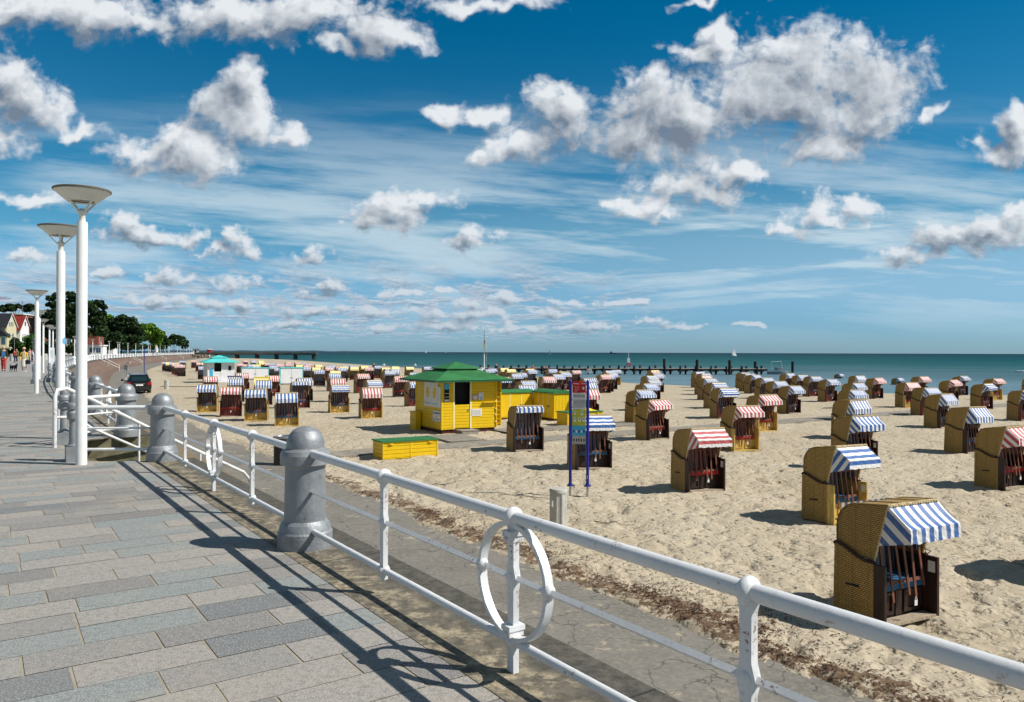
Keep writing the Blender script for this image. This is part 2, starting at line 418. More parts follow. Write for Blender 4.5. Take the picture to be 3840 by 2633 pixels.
M = {}
M['white'] = plain('white_paint', (.80, .80, .78), .35, var=.05, scale=5, bmp=.25, bscale=60)
def _wr(q, bs, out):      # painted iron with rust freckles
    p = oc(q); n = q.noise(p, 6, 6, .65); n2 = q.noise(p, 55, 3, .6); n3 = q.noise(p, 2.2, 3, .5)
    base = q.mix(q.ramp(n3, .35, .7), C(.70, .71, .72), C(.80, .80, .79))
    jd = q.m('ABSOLUTE', q.m('SUBTRACT', q.m('FRACT', q.m('ADD', q.m('DIVIDE', q.xyz(p)[0], 1.41), .5)), .5))
    n = q.m('ADD', n, q.ramp(jd, .05, .028, 0, .07))
    r = q.m('MULTIPLY', q.ramp(n, .57, .66), q.ramp(n2, .50, .62))
    z_ = q.xyz(p)[2]; drip = q.ramp(q.noise(q.v('MULTIPLY', p, (1, 1, .12)), 26, 5, .65), .58, .72)
    base = q.mix(q.m('MULTIPLY', drip, .35), base, C(.38, .35, .30))
    q.set(bs.inputs['Base Color'], q.mix(q.m('MULTIPLY', r, .85), base, C(.26, .10, .04)))
    bs.inputs['Roughness'].default_value = .38
    bump(q, bs, q.noise(p, 45, 5, .6), .35, .003)
M['iron'] = mat('white_painted_iron', _wr)
def _si(q, bs, out):
    p = oc(q); n = q.noise(p, 5, 6, .65); n2 = q.noise(q.v('MULTIPLY', p, (1, 1, .25)), 12, 6, .7)
    c = q.mix(q.ramp(n, .3, .75), C(.24, .255, .27), C(.34, .355, .37))
    c = q.mix(q.m('MULTIPLY', q.ramp(n2, .60, .72), .6), c, C(.10, .09, .08))
    q.set(bs.inputs['Base Color'], c); bs.inputs['Metallic'].default_value = .35
    q.set(bs.inputs['Roughness'], q.ramp(n, .3, .7, .42, .60)); bump(q, bs, q.m('ADD', q.noise(p, 30, 5, .65), q.noise(p, 8, 3, .5)), .8, .006)
M['silver'] = mat('silver_painted_cast_iron', _si)
def _wk(q, bs, out):
    uv = uvc(q)
    br = q.n('ShaderNodeTexBrick'); q.set(br.inputs['Vector'], uv)
    br.offset = .5; br.inputs['Scale'].default_value = 1.0
    br.inputs['Brick Width'].default_value = .046; br.inputs['Row Height'].default_value = .026; br.inputs['Mortar Size'].default_value = .0050; br.inputs['Mortar Smooth'].default_value = .35
    br.inputs['Color1'].default_value = C(.74, .48, .15); br.inputs['Color2'].default_value = C(.58, .35, .09); br.inputs['Mortar'].default_value = C(.05, .028, .010)
    u, v, _ = q.xyz(uv)
    band = q.m('FRACT', q.m('DIVIDE', u, .235))
    ln = q.m('LESS_THAN', band, .12)
    n = q.noise(uv, 3.0, 5, .6)
    c = q.mix(q.m('MULTIPLY', ln, .35), br.outputs['Color'], C(.16, .10, .03))
    c = q.mix(q.ramp(n, .35, .75, 0, .45), c, C(.34, .20, .05))
    rnd = q.n('ShaderNodeObjectInfo').outputs['Random']
    c = q.mix(q.m('MULTIPLY', rnd, .28), c, C(.26, .17, .06))
    q.set(bs.inputs['Base Color'], c); bs.inputs['Roughness'].default_value = .6; bs.inputs['Specular IOR Level'].default_value = .3
    bump(q, bs, q.m('SUBTRACT', 1.0, br.outputs['Fac']), .8, .006)
M['wicker'] = mat('woven_wicker', _wk)
M['wickerd'] = plain('dark_wicker_trim', (.055, .022, .012), .55, var=.3, scale=20)
M['rope'] = plain('straw_rope', (.60, .47, .26), .7, var=.25, scale=60)
def _wood(name, c, rough=.5, ax=(12, 12, 1.5)):
    def f(q, bs, out):
        p = q.v('MULTIPLY', oc(q), ax); n = q.noise(p, 3, 6, .65)
        q.set(bs.inputs['Base Color'], q.mix(q.ramp(n, .3, .72), tuple(x*.6 for x in c)+(1,), tuple(x*1.25 for x in c)+(1,)))
        bs.inputs['Roughness'].default_value = rough; bump(q, bs, n, .3, .003)
    return mat(name, f)
M['dkwood'] = _wood('dark_brown_stained_wood', (.030, .011, .007))
M['rdwood'] = _wood('red_brown_painted_wood', (.16, .022, .016))
M['ywood'] = _wood('ochre_painted_wood', (.62, .42, .11))
M['slat'] = _wood('brown_lattice_wood', (.17, .060, .030))
M['grwood'] = _wood('weathered_grey_wood', (.30, .27, .235), .8)
M['plank'] = _wood('sandy_plank', (.38, .31, .22), .8)
WHT = C(.80, .79, .77)
BLU = C(.006, .105, .38); RED = C(.50, .045, .055)
M['aw_bv'] = stripes('awning_blue_upright', WHT, BLU, .165, 0); M['aw_bh'] = stripes('awning_blue_level', WHT, BLU, .165, 1)
M['aw_rv'] = stripes('awning_red_upright', WHT, RED, .165, 0); M['aw_rh'] = stripes('awning_red_level', WHT, RED, .165, 1)
M['aw_yv'] = plain('awning_cream_yellow', (.86, .72, .33), .6, var=.06)
M['cu_b'] = stripes('cushion_blue', C(.42, .42, .44), C(.012, .02, .09), .12, 0); M['cu_r'] = stripes('cushion_red', C(.40, .32, .32), C(.16, .010, .014), .12, 0)
M['cu_y'] = stripes('cushion_yellow', C(.6, .52, .30), C(.08, .06, .03), .12, 0)
M['paper'] = plain('paper', (.74, .74, .72), .6, var=.04); M['steel'] = plain('zinc_steel', (.45, .46, .47), .4, .8, var=.1)
M['black'] = plain('black_rubber', (.012, .012, .013), .6); M['redc'] = plain('red_cushion', (.62, .02, .03), .6)
M['bluec'] = plain('blue_cushion', (.03, .17, .36), .6)
def _boards(name, c, pitch, axis, groove=.07, dark=.55):
    def f(q, bs, out):
        p = q.xyz(oc(q))[axis]; fr = q.m('FRACT', q.m('DIVIDE', p, pitch))
        gr = q.m('LESS_THAN', fr, groove)
        n = q.noise(oc(q), 2.5, 5, .6)
        base = q.mix(q.ramp(n, .3, .7), tuple(x*.92 for x in c)+(1,), c+(1,))
        q.set(bs.inputs['Base Color'], q.mix(gr, base, tuple(x*dark for x in c)+(1,)))
        bs.inputs['Roughness'].default_value = .45; bs.inputs['Specular IOR Level'].default_value = .3
        bump(q, bs, q.ramp(fr, 0.0, groove*1.6), .9, .012)
    return mat(name, f)
YEL = (.80, .52, .008)
M['ybh'] = _boards('yellow_clapboard', YEL, .125, 2); M['ybv'] = _boards('yellow_upright_boards', YEL, .2, 0, .05)
M['ybv2'] = _boards('yellow_upright_boards_side', YEL, .2, 1, .05)
M['yel'] = plain('yellow_paint', YEL, .45, var=.06); M['yel2'] = plain('pale_yellow_trim', (.86, .80, .50), .5, var=.05)
M['grn'] = plain('green_roof_felt', (.028, .165, .048), .7, var=.22, scale=1.5); M['grnd'] = plain('green_edge', (.008, .085, .035), .5)
M['tur'] = plain('turquoise_roof', (.10, .58, .56), .5, var=.08); M['wbh'] = _boards('white_clapboard', (.80, .80, .82), .125, 2, .12, .7)
M['wht2'] = plain('white_board', (.80, .80, .83), .5, var=.04)
M['brnp'] = plain('brown_plinth', (.07, .018, .012), .6)
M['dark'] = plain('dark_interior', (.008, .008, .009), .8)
M['navy'] = plain('navy_blue_paint', (.012, .018, .24), .35, var=.1)
M['conc'] = plain('grey_concrete_cast', (.46, .45, .41), .8, var=.12, scale=6, bmp=.3)
M['cars'] = plain('black_car_paint', (.008, .009, .011), .12, var=.05, spec=.6)
M['glass'] = plain('dark_car_glass', (.012, .03, .032), .05, spec=.8)
M['redl'] = plain('red_tail_lamp', (.35, .008, .008), .2); M['chr'] = plain('bright_trim', (.6, .6, .6), .2, .9)
M['tarry'] = plain('tarred_pile_wood', (.022, .015, .011), .75, var=.4, scale=4)
M['deckw'] = plain('sunlit_deck_boards', (.52, .47, .38), .8, var=.2, scale=8)
# ------------------------------------------------------------------ ground, promenade, wall, sand, sea
def offs_line(line, n):
    out = []
    for i, p in enumerate(line):
        t1 = (line[i]-line[i-1]).normalized() if i else None
        t2 = (line[i+1]-line[i]).normalized() if i < len(line)-1 else None
        t = (t1+t2).normalized() if t1 and t2 else (t1 or t2)
        out.append(Vector((p.x+t.y*n, p.y-t.x*n)))
    return out
def fine(line, step=3.0):
    out = []
    for a, c in zip(line[:-1], line[1:]):
        k = max(1, int((c-a).length/step))
        for i in range(k): out.append(a.lerp(c, i/k))
    out.append(line[-1]); return out
# smooth the far curve (Chaikin), keep the straight near part
far = WALL[6:]
for _ in range(2):
    nf = [far[0]]
    for a, c in zip(far[:-1], far[1:]): nf += [a.lerp(c, .25), a.lerp(c, .75)]
    nf.append(far[-1]); far = nf
WL = WALL[:6]+far
GAP = (WALL[3], WALL[4])                      # the stair opening between two pillars
def strip(name, mats, profile, line, parent=None, skip_gap=False, kind=None):
    """profile: list of (offset, z function or number, material index) swept along the line"""
    mb = MB(); mb.smooth = False
    L = [offs_line(line, p[0] if not callable(p[0]) else 0) for p in profile]
    cols = []
    for (o, z, mi), ln in zip(profile, L):
        if callable(o):
            base = offs_line(line, 0); ts = offs_line(line, 1)
            ln = [b_+(t-b_)*o(b_) for b_, t in zip(base, ts)]
        cols.append([(q.x, q.y, z(q) if callable(z) else z) for q in ln])
    d = [0]
    for a, c in zip(line[:-1], line[1:]): d.append(d[-1]+(c-a).length)
    for i in range(len(line)-1):
        mid = (line[i]+line[i+1])/2
        if skip_gap and (mid-GAP[0]).dot(UW) > 0.0 and (mid-GAP[1]).dot(UW) < 0.0: continue
        for k in range(len(profile)-1):
            mb.cur = profile[k][2]
            n0 = profile[k][0] if not callable(profile[k][0]) else 4.7; n1 = profile[k+1][0] if not callable(profile[k+1][0]) else 4.7
            mb.add([cols[k][i], cols[k+1][i], cols[k+1][i+1], cols[k][i+1]], [(0, 1, 2, 3)], [[(n0, d[i]), (n1, d[i]), (n1, d[i+1]), (n0, d[i+1])]])
    o = mb.obj(name, mats, parent)
    if kind: tag(o, kind=kind)
    return o
NL = fine(WL, 2.0)

def _cop(q, bs, out):
    u, v, _ = q.xyz(uvc(q)); p = wpos(q)
    n = q.noise(p, 3.5, 7, .65); n2 = q.noise(p, 14, 5, .6)
    edge = q.m('ADD', u, q.m('MULTIPLY', q.m('SUBTRACT', n, .5), .55))
    sandy = q.ramp(edge, .20, .06)
    dk = q.mix(q.ramp(n2, .3, .7), C(.050, .046, .036), C(.115, .104, .084))
    sd = q.mix(q.ramp(n2, .35, .65), C(.20, .165, .11), C(.42, .35, .24))
    gr = q.noise(p, 85, 4, .75)
    dk = q.mix(q.ramp(gr, .56, .7, 0, .6), dk, C(.22, .20, .165)); sd = q.mix(q.ramp(gr, .50, .62, 0, .65), sd, C(.13, .11, .08))
    spots = q.ramp(q.noise(p, 6, 7, .75), .48, .56)
    c = q.mix(q.m('MULTIPLY', sandy, q.m('MULTIPLY_ADD', spots, .75, .25)), dk, sd)
    jl = q.m('LESS_THAN', q.m('FRACT', q.m('DIVIDE', v, 2.82)), .006)
    c = q.mix(jl, c, C(.03, .028, .022))
    q.set(bs.inputs['Base Color'], c); bs.inputs['Roughness'].default_value = .9; bump(q, bs, q.noise(p, 60, 6, .7), .6, .006)
M['coping'] = mat('sand_dusted_concrete', _cop)
def _slope(q, bs, out):
    p = wpos(q); n = q.noise(p, .6, 6, .65); n2 = q.noise(q.v('MULTIPLY', p, (1, 1, .3)), 3.5, 5, .7)
    c = q.mix(q.ramp(n, .3, .7), C(.135, .082, .058), C(.215, .145, .11))
    c = q.mix(q.ramp(n2, .5, .75, 0, .7), c, C(.07, .05, .038))
    v_ = q.xyz(uvc(q))[1]; c = q.mix(q.m('MULTIPLY', q.m('LESS_THAN', q.m('FRACT', q.m('DIVIDE', v_, 4.0)), .05), .6), c, C(.07, .05, .04))
    y = q.xyz(p)[1]
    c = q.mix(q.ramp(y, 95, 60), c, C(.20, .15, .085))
    q.set(bs.inputs['Base Color'], c); bs.inputs['Roughness'].default_value = .9; bump(q, bs, n2, .6, .05)
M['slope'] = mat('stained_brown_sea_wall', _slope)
def _path(q, bs, out):
    p = wpos(q); n = q.noise(p, .7, 6, .65); n2 = q.noise(p, 16, 5, .6)
    c = q.mix(q.ramp(n, .3, .7), C(.145, .135, .115), C(.205, .19, .165))
    c = q.mix(q.ramp(n2, .4, .7, 0, .5), c, C(.30, .275, .225))
    c = q.mix(q.ramp(q.noise(p, 70, 4, .7), .55, .7, 0, .5), c, C(.10, .09, .075))
    cr_ = q.ramp(q.m('ABSOLUTE', q.m('SUBTRACT', q.noise(p, .8, 4, .5), .5)), .006, .002)
    c = q.mix(q.m('MULTIPLY', cr_, .6), c, C(.05, .045, .035))
    s_ = q.ramp(q.noise(p, 2.2, 7, .7), .58, .68)
    c = q.mix(q.m('MULTIPLY', s_, .8), c, C(.44, .37, .26))
    q.set(bs.inputs['Base Color'], c); bs.inputs['Roughness'].default_value = .95; bump(q, bs, n2, .5, .006)
M['path'] = mat('worn_grey_path', _path)
def low(q): return sand_z(q.x, q.y)+.02
tag(strip('kerb_coping', [M['coping']], [(-.20, .004, 0), (0.1, .004, 0), (.42, .004, 0), (.42, -.16, 0)], NL, skip_gap=True), kind='structure')
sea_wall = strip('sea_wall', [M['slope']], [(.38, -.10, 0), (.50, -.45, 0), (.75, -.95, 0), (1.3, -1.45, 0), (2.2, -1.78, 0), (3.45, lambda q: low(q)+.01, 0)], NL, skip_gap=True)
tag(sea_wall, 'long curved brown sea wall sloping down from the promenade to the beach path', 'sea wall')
pw = lambda q: 5.45 + 2.6*float(smooth(45, 110, q.y))
tag(strip('path', [M['path']], [(3.40, low, 0), (4.2, low, 0), (pw, lambda q: low(q)-.01, 0)], NL), kind='structure')

# promenade: joint bed with a hole for the stairs, then individual slabs, then a brick-patterned sheet far away
A_, B_ = Vector((-5.96, 10.47)), Vector((-7.16, 12.30))
inner = offs_line(NL, -.19)
poly = []
for q in inner:
    if (q-GAP[0]).dot(UW) > -.01 and (q-GAP[1]).dot(UW) < .01 and q.y < 20: continue
    if q.y > GAP[1].y-.01 and B_ not in poly:
        poly += [Vector(GAP[0])-NW*.19, A_, B_, Vector(GAP[1])-NW*.19]
    poly.append(q)
poly += [Vector((-330, 520)), Vector((-330, -40))]
def _joint(q, bs, out):
    p = wpos(q); n = q.noise(p, 6, 5, .6)
    r = q.v('ADD', q.v('SCALE', q.comb(q.xyz(p)[0], q.xyz(p)[0], 0.0), scale=0.0), p)
    mp = q.n('ShaderNodeMapping'); q.set(mp.inputs['Vector'], p); mp.inputs['Rotation'].default_value = (0, 0, -atan2(NW.y, NW.x))
    br = q.n('ShaderNodeTexBrick'); q.set(br.inputs['Vector'], mp.outputs[0]); br.offset = .37; br.inputs['Scale'].default_value = 1
    br.inputs['Brick Width'].default_value = .62; br.inputs['Row Height'].default_value = .27; br.inputs['Mortar Size'].default_value = .006
    br.inputs['Color1'].default_value = C(.27, .27, .265); br.inputs['Color2'].default_value = C(.34, .325, .30); br.inputs['Mortar'].default_value = C(.2, .18, .14)
    near = q.mix(q.ramp(n, .3, .7), C(.29, .255, .195), C(.38, .34, .26))
    far_ = q.ramp(q.xyz(p)[1], 44.9, 45.0)
    c = q.mix(far_, near, br.outputs['Color'])
    q.set(bs.inputs['Base Color'], c); bs.inputs['Roughness'].default_value = .85
M['joint'] = mat('paving_bed', _joint)
mb = MB(); mb.keep = True; mb.add([(q.x, q.y, -.0025) for q in poly], [tuple(range(len(poly)))])
tag(mb.obj('promenade', [M['joint']]), kind='structure')
def _slab(q, bs, out):
    at = q.n('ShaderNodeAttribute'); at.attribute_name = 'tone'
    r, g_, b__ = q.xyz(at.outputs['Vector']); p = wpos(q)
    n = q.noise(p, 28, 6, .65); n2 = q.noise(p, 120, 3, .6)
    cr = q.n('ShaderNodeValToRGB'); cr.color_ramp.interpolation = 'CONSTANT'; q.set(cr.inputs[0], r)
    e = cr.color_ramp.elements; e[0].position = 0; e[0].color = C(.245, .275, .27); e[1].position = .24; e[1].color = C(.35, .318, .283)
    for ps, cc in ((.50, (.275, .255, .235)), (.66, (.34, .315, .285)), (.82, (.21, .195, .185)), (.95, (.17, .18, .185))):
        k = e.new(ps); k.color = C(*cc)
    c = q.mix(q.m('MULTIPLY', g_, .35), cr.outputs[0], C(.33, .315, .29))
    c = q.mix(q.ramp(n, .42, .68, 0, .55), c, C(.15, .15, .145))
    c = q.mix(q.ramp(n2, .52, .66, 0, .6), c, C(.52, .51, .47)); c = q.mix(q.ramp(n2, .46, .36, 0, .5), c, C(.10, .105, .11))
    st = q.ramp(q.noise(p, 1.1, 6, .7), .50, .72)
    c = q.mix(q.m('MULTIPLY', st, .35), c, C(.43, .37, .28))
    q.set(bs.inputs['Base Color'], c); bs.inputs['Roughness'].default_value = .8; bs.inputs['Specular IOR Level'].default_value = .35
    bump(q, bs, q.m('ADD', n2, q.m('MULTIPLY', n, .7)), .55, .004)
M['slab'] = mat('granite_paving_slabs', _slab)
rs = np.random.RandomState(5)
V = []; Fc = []; T = []
hole = [Vector(GAP[0]), A_, B_, Vector(GAP[1])]
def inside(pt, pg):
    c = False
    for i in range(len(pg)):
        a, d = pg[i], pg[i-1]
        if (a.y > pt.y) != (d.y > pt.y) and pt.x < (d.x-a.x)*(pt.y-a.y)/(d.y-a.y)+a.x: c = not c
    return c
s_ = -9.0; ROW = .285
wall_s = [((q-P1).dot(UW), (q-P1).dot(NW)) for q in inner]
ws = np.array([w[0] for w in wall_s]); wn_ = np.array([w[1] for w in wall_s])
while s_ < 62:
    nmax = float(np.interp(s_+ROW/2, ws, wn_)); n_ = nmax
    krow = int(round((s_+9)/ROW)); L0 = .60
    first = True
    while n_ > -42:
        Lh = (.20+((krow*.41) % 1)*.46) if first else L0*rs.choice([1, 1, 1, 1, 1, 1, 1.32, .68])
        first = False
        n1 = n_-Lh
        c = P1+UW*(s_+ROW/2)+NW*((n_+n1)/2)
        if c.y > -.5 and c.y < 45.3 and c.x/(c.y+1.0) > -.85:
            near_hole = abs(s_-7) < 3 and n_ > -3.2
            k3 = 6 if near_hole and any(inside(P1+UW*(s_+a_*ROW)+NW*(n_-k_*Lh), hole) for a_ in (.02, .98) for k_ in (.02, .5, .98)) else 1
            tone = rs.rand(3)
            for kk in range(k3):
                na, nb = n_-Lh*kk/k3, n_-Lh*(kk+1)/k3
                if k3 > 1 and any(inside(P1+UW*(s_+a_*ROW)+NW*(na*k_+nb*(1-k_)), hole) for a_ in (.05, .95) for k_ in (.05, .95)): continue
                j = .0030; base = len(V); dz = rs.uniform(0, .0015); ja = .0075 if kk == 0 else 0; jb = .0075 if kk == k3-1 else 0
                for (ss, nn) in ((s_+j, na-ja), (s_+j, nb+jb), (s_+ROW-j, nb+jb), (s_+ROW-j, na-ja)):
                    w = P1+UW*ss+NW*nn; V.append((w.x, w.y, dz))
                Fc.append((base, base+1, base+2, base+3)); T.append(tone)
        n_ = n1
    s_ += ROW
me = bpy.data.meshes.new('paving_slabs'); me.from_pydata(V, [], Fc); me.materials.append(M['slab'])
at = me.attributes.new('tone', 'FLOAT_VECTOR', 'FACE'); at.data.foreach_set('vector', np.array(T, np.float32).ravel())
b2 = bmesh.new(); b2.from_mesh(me); bmesh.ops.recalc_face_normals(b2, faces=b2.faces[:]); b2.to_mesh(me); b2.free()
if me.polygons[0].normal.z < 0: me.flip_normals()
tag(link('pavement', me), kind='structure')

# stairs cut into the wall at the opening
M['step'] = plain('mossy_step_stone', (.16, .145, .085), .9, var=.35, scale=5, bmp=.4)
mb = MB(); sA = (GAP[0]-P1).dot(UW)+.05; sB = (GAP[1]-P1).dot(UW)-.05
def fr(s__, n__, z): w = P1+UW*s__+NW*n__; return Vector((w.x, w.y, z))
nst = 12; n0 = -1.2
for i in range(nst):
    z = -.16*(i+1); a = n0+i*.36; c = a+.36
    mb.add([fr(sA, a, z), fr(sB, a, z), fr(sB, c, z), fr(sA, c, z), fr(sA, a, z+.16), fr(sB, a, z+.16)], [(0, 3, 2, 1), (0, 1, 5, 4)])
for s__ in (sA, sB):      # cheeks
    mb.add([fr(s__, n0, 0), fr(s__, .42, 0), fr(s__, .75, -.95), fr(s__, 3.45, -1.98), fr(s__, 3.45, -2.2), fr(s__, n0, -2.2)], [(0, 1, 2, 3, 4, 5)])
o = mb.obj('beach_stairs', [M['step']]); tag(o, 'stone stairs going down to the beach through the opening in the railing', 'stairs')

# sand: a grid that gets coarser with distance, so that footprints stay resolved close by
NYg, NXg = 900, 640
ys = 3.0*(520/3.0)**(np.arange(NYg)/(NYg-1)); us = np.linspace(-1.15, 1.35, NXg)
Yg, Ug = np.meshgrid(ys, us, indexing='ij'); Xg = Ug*(Yg+4)
nd_ = sdist(Xg.ravel(), Yg.ravel(), WL).reshape(Xg.shape); nd_ = nd_        # seaward is to the right
sh = -sdist(Xg.ravel(), Yg.ravel(), SHORE).reshape(Xg.shape)
Z = sand_base(Xg.ravel(), Yg.ravel()).reshape(Xg.shape)
amp = smooth(0, 6, sh)*(.35+.65*smooth(90, 20, Yg))
foot = np.zeros_like(Z)
for sc, am in ((.9, .045), (2.3, .032), (5.0, .026)):
    foot += am*(vnoise(Xg*sc+11, Yg*sc+5)-.5)*np.clip(1.4-Yg*sc/260, 0, 1)
pit = vnoise(Xg*3.3+40, Yg*3.3+90); foot -= .075*smooth(.66, .93, pit)*np.clip(1.3-Yg/60, 0, 1)
pit = vnoise(Xg*2.1+4, Yg*2.7+9); foot -= .065*smooth(.70, .95, pit)*np.clip(1.3-Yg/60, 0, 1)
ridg = np.abs(vnoise(Xg*1.3+3, Yg*2.9+7)-.5); foot += .03*smooth(.08, .0, ridg)*np.clip(1.3-Yg/50, 0, 1)
Z = Z+foot*amp+.05*smooth(0, .8, nd_-4.9)*smooth(2.5, .8, nd_-4.9)
wdt = 5.40+2.6*smooth(45, 110, Yg)
edge = nd_-wdt-.35*(vnoise(Xg*1.1, Yg*1.1)-.5)
Z = np.where(edge < 0, Z-.12*smooth(0, -.35, edge), Z+.015)
Z = np.where(nd_ < 2.5, -3.2, Z)
vs = np.stack([Xg, Yg, Z], -1).reshape(-1, 3)
idx = np.arange(NYg*NXg).reshape(NYg, NXg)
fs = np.stack([idx[:-1, :-1], idx[:-1, 1:], idx[1:, 1:], idx[1:, :-1]], -1).reshape(-1, 4)
me = bpy.data.meshes.new('sand'); me.vertices.add(len(vs)); me.vertices.foreach_set('co', vs.astype(np.float32).ravel())
me.loops.add(fs.size); me.loops.foreach_set('vertex_index', fs.ravel().astype(np.int32))
me.polygons.add(len(fs)); me.polygons.foreach_set('loop_start', np.arange(0, fs.size, 4, dtype=np.int32)); me.polygons.foreach_set('loop_total', np.full(len(fs), 4, np.int32))
me.polygons.foreach_set('use_smooth', np.ones(len(fs), bool)); me.update()
weed = smooth(-.12, .05, edge)*smooth(.80, .22, edge)*smooth(40, 16, Yg)+.55*smooth(1.2, .9, edge)*smooth(-.1, .1, edge)*smooth(20, 8, Yg)*(vnoise(Xg*1.5, Yg*1.5) > .45)
at = me.attributes.new('weed', 'FLOAT', 'POINT'); at.data.foreach_set('value', np.clip(weed, 0, 1).astype(np.float32).ravel())
def _sand(q, bs, out):
    p = wpos(q); n = q.noise(p, .35, 5, .6); n2 = q.noise(p, 7, 7, .7); n3 = q.noise(p, 60, 4, .7)
    c = q.mix(q.ramp(n, .3, .7), C(.445, .375, .270), C(.50, .43, .322))
    c = q.mix(q.ramp(n2, .50, .75, 0, .40), c, C(.33, .275, .19))
    c = q.mix(q.ramp(n3, .62, .75, 0, .35), c, C(.28, .21, .13))
    z = q.xyz(p)[2]
    c = q.mix(q.ramp(z, -2.02, -2.24), c, C(.30, .255, .18))
    dl = q.m('MULTIPLY', q.m('MULTIPLY', q.ramp(z, -2.06, -2.10), q.ramp(z, -2.16, -2.12)), q.ramp(q.noise(q.v('MULTIPLY', p, (.5, .5, .5)), 2, 6, .8), .45, .55))
    c = q.mix(q.m('MULTIPLY', dl, q.ramp(q.xyz(p)[1], 60, 64)), c, C(.07, .055, .03))
    q.set(bs.inputs['Base Color'], c); bs.inputs['Roughness'].default_value = .95; bs.inputs['Specular IOR Level'].default_value = .15
    y = q.xyz(p)[1]
    at = q.n('ShaderNodeAttribute'); at.attribute_name = 'weed'; wd = at.outputs['Fac']
    wn_ = q.noise(q.v('MULTIPLY', p, (1, 1, 1)), 5, 8, .8)
    wm = q.ramp(q.m('ADD', wn_, q.m('MULTIPLY', q.m('SUBTRACT', wd, 1.0), .24)), .43, .50)
    wm = q.m('MULTIPLY', wm, q.ramp(wd, .02, .2))
    c2_ = q.mix(q.ramp(q.noise(p, 45, 4, .7), .4, .6), C(.055, .022, .010), C(.17, .10, .055))
    q.set(bs.inputs['Base Color'], q.mix(q.m('MULTIPLY', wm, .85), c, c2_))
    pf = q.v('MULTIPLY', p, (1, 1.25, 1))
    d1 = q.ramp(q.noise(pf, 3.6, 2, .45), .50, .72); d2 = q.ramp(q.noise(q.v('ADD', pf, (9, 4, 0)), 7.5, 2, .5), .50, .74)
    h = q.m('SUBTRACT', q.m('MULTIPLY', q.noise(p, 24, 6, .7), .35), q.m('ADD', q.m('MULTIPLY', d1, .9), q.m('MULTIPLY', d2, .5)))
    bump(q, bs, h, 1.0, .046)
M['sand'] = mat('beach_sand', _sand); me.materials.append(M['sand'])
tag(link('sand', me), kind='structure')

# sea and the land sheet that reaches the horizon
def _sea(q, bs, out):
    p = wpos(q); x, y, z = q.xyz(p)
    dist = q.v('LENGTH', p)
    sc = q.v('MULTIPLY', p, (.010, .035, 1)); band = q.noise(sc, 1.0, 6, .6)
    ang = q.m('DIVIDE', 1.0, dist)
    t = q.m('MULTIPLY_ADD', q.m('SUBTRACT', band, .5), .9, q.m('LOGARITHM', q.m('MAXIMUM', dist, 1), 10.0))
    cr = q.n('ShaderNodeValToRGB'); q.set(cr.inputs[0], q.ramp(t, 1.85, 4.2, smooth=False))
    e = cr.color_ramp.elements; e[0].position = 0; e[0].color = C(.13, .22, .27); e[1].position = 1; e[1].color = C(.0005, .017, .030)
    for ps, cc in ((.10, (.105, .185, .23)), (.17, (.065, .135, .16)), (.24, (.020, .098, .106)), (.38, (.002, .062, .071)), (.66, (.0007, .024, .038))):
        k = e.new(ps); k.color = C(*cc)
    c = cr.outputs[0]
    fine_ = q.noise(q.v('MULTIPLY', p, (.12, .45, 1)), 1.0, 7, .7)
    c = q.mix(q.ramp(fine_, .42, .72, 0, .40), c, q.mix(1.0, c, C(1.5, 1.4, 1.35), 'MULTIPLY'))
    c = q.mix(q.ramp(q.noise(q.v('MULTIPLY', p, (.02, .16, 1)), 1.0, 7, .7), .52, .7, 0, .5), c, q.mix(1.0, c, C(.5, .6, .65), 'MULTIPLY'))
    q.set(bs.inputs['Base Color'], c); bs.inputs['Roughness'].default_value = .42; bs.inputs['Specular IOR Level'].default_value = .012
    h = q.m('ADD', q.noise(q.v('MULTIPLY', p, (.7, 1.6, 1)), .8, 6, .65), q.noise(q.v('MULTIPLY', p, (.7, 1.6, 1)), 4.0, 3, .6))
    bump(q, bs, h, .55, .25)
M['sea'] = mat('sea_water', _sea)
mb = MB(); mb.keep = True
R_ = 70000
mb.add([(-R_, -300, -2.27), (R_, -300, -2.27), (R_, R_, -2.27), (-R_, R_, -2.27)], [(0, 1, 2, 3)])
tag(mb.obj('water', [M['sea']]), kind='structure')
def _grass(q, bs, out):
    p = wpos(q); n = q.noise(p, .25, 6, .7)
    q.set(bs.inputs['Base Color'], q.mix(q.ramp(n, .3, .7), C(.03, .06, .012), C(.07, .12, .025))); bs.inputs['Roughness'].default_value = .9
    bump(q, bs, q.noise(p, 3, 6, .7), .8, .1)
M['grass'] = mat('lawn', _grass)
land = offs_line(NL, -26)
pl = [q for q in land if q.y > 175]
mb = MB(); mb.keep = True
pts = [Vector((-175, 172))]+[Vector((q.x-4*smooth(170, 260, q.y), q.y)) for q in pl]+[Vector((-230, 520)), Vector((-600, 900)), Vector((-9000, 1500)), Vector((-9000, -300)), Vector((-240, -300)), Vector((-215, 172))]
mb.add([(q.x, q.y, .02) for q in pts], [tuple(range(len(pts)))])
tag(mb.obj('lawn', [M['grass']]), kind='structure')
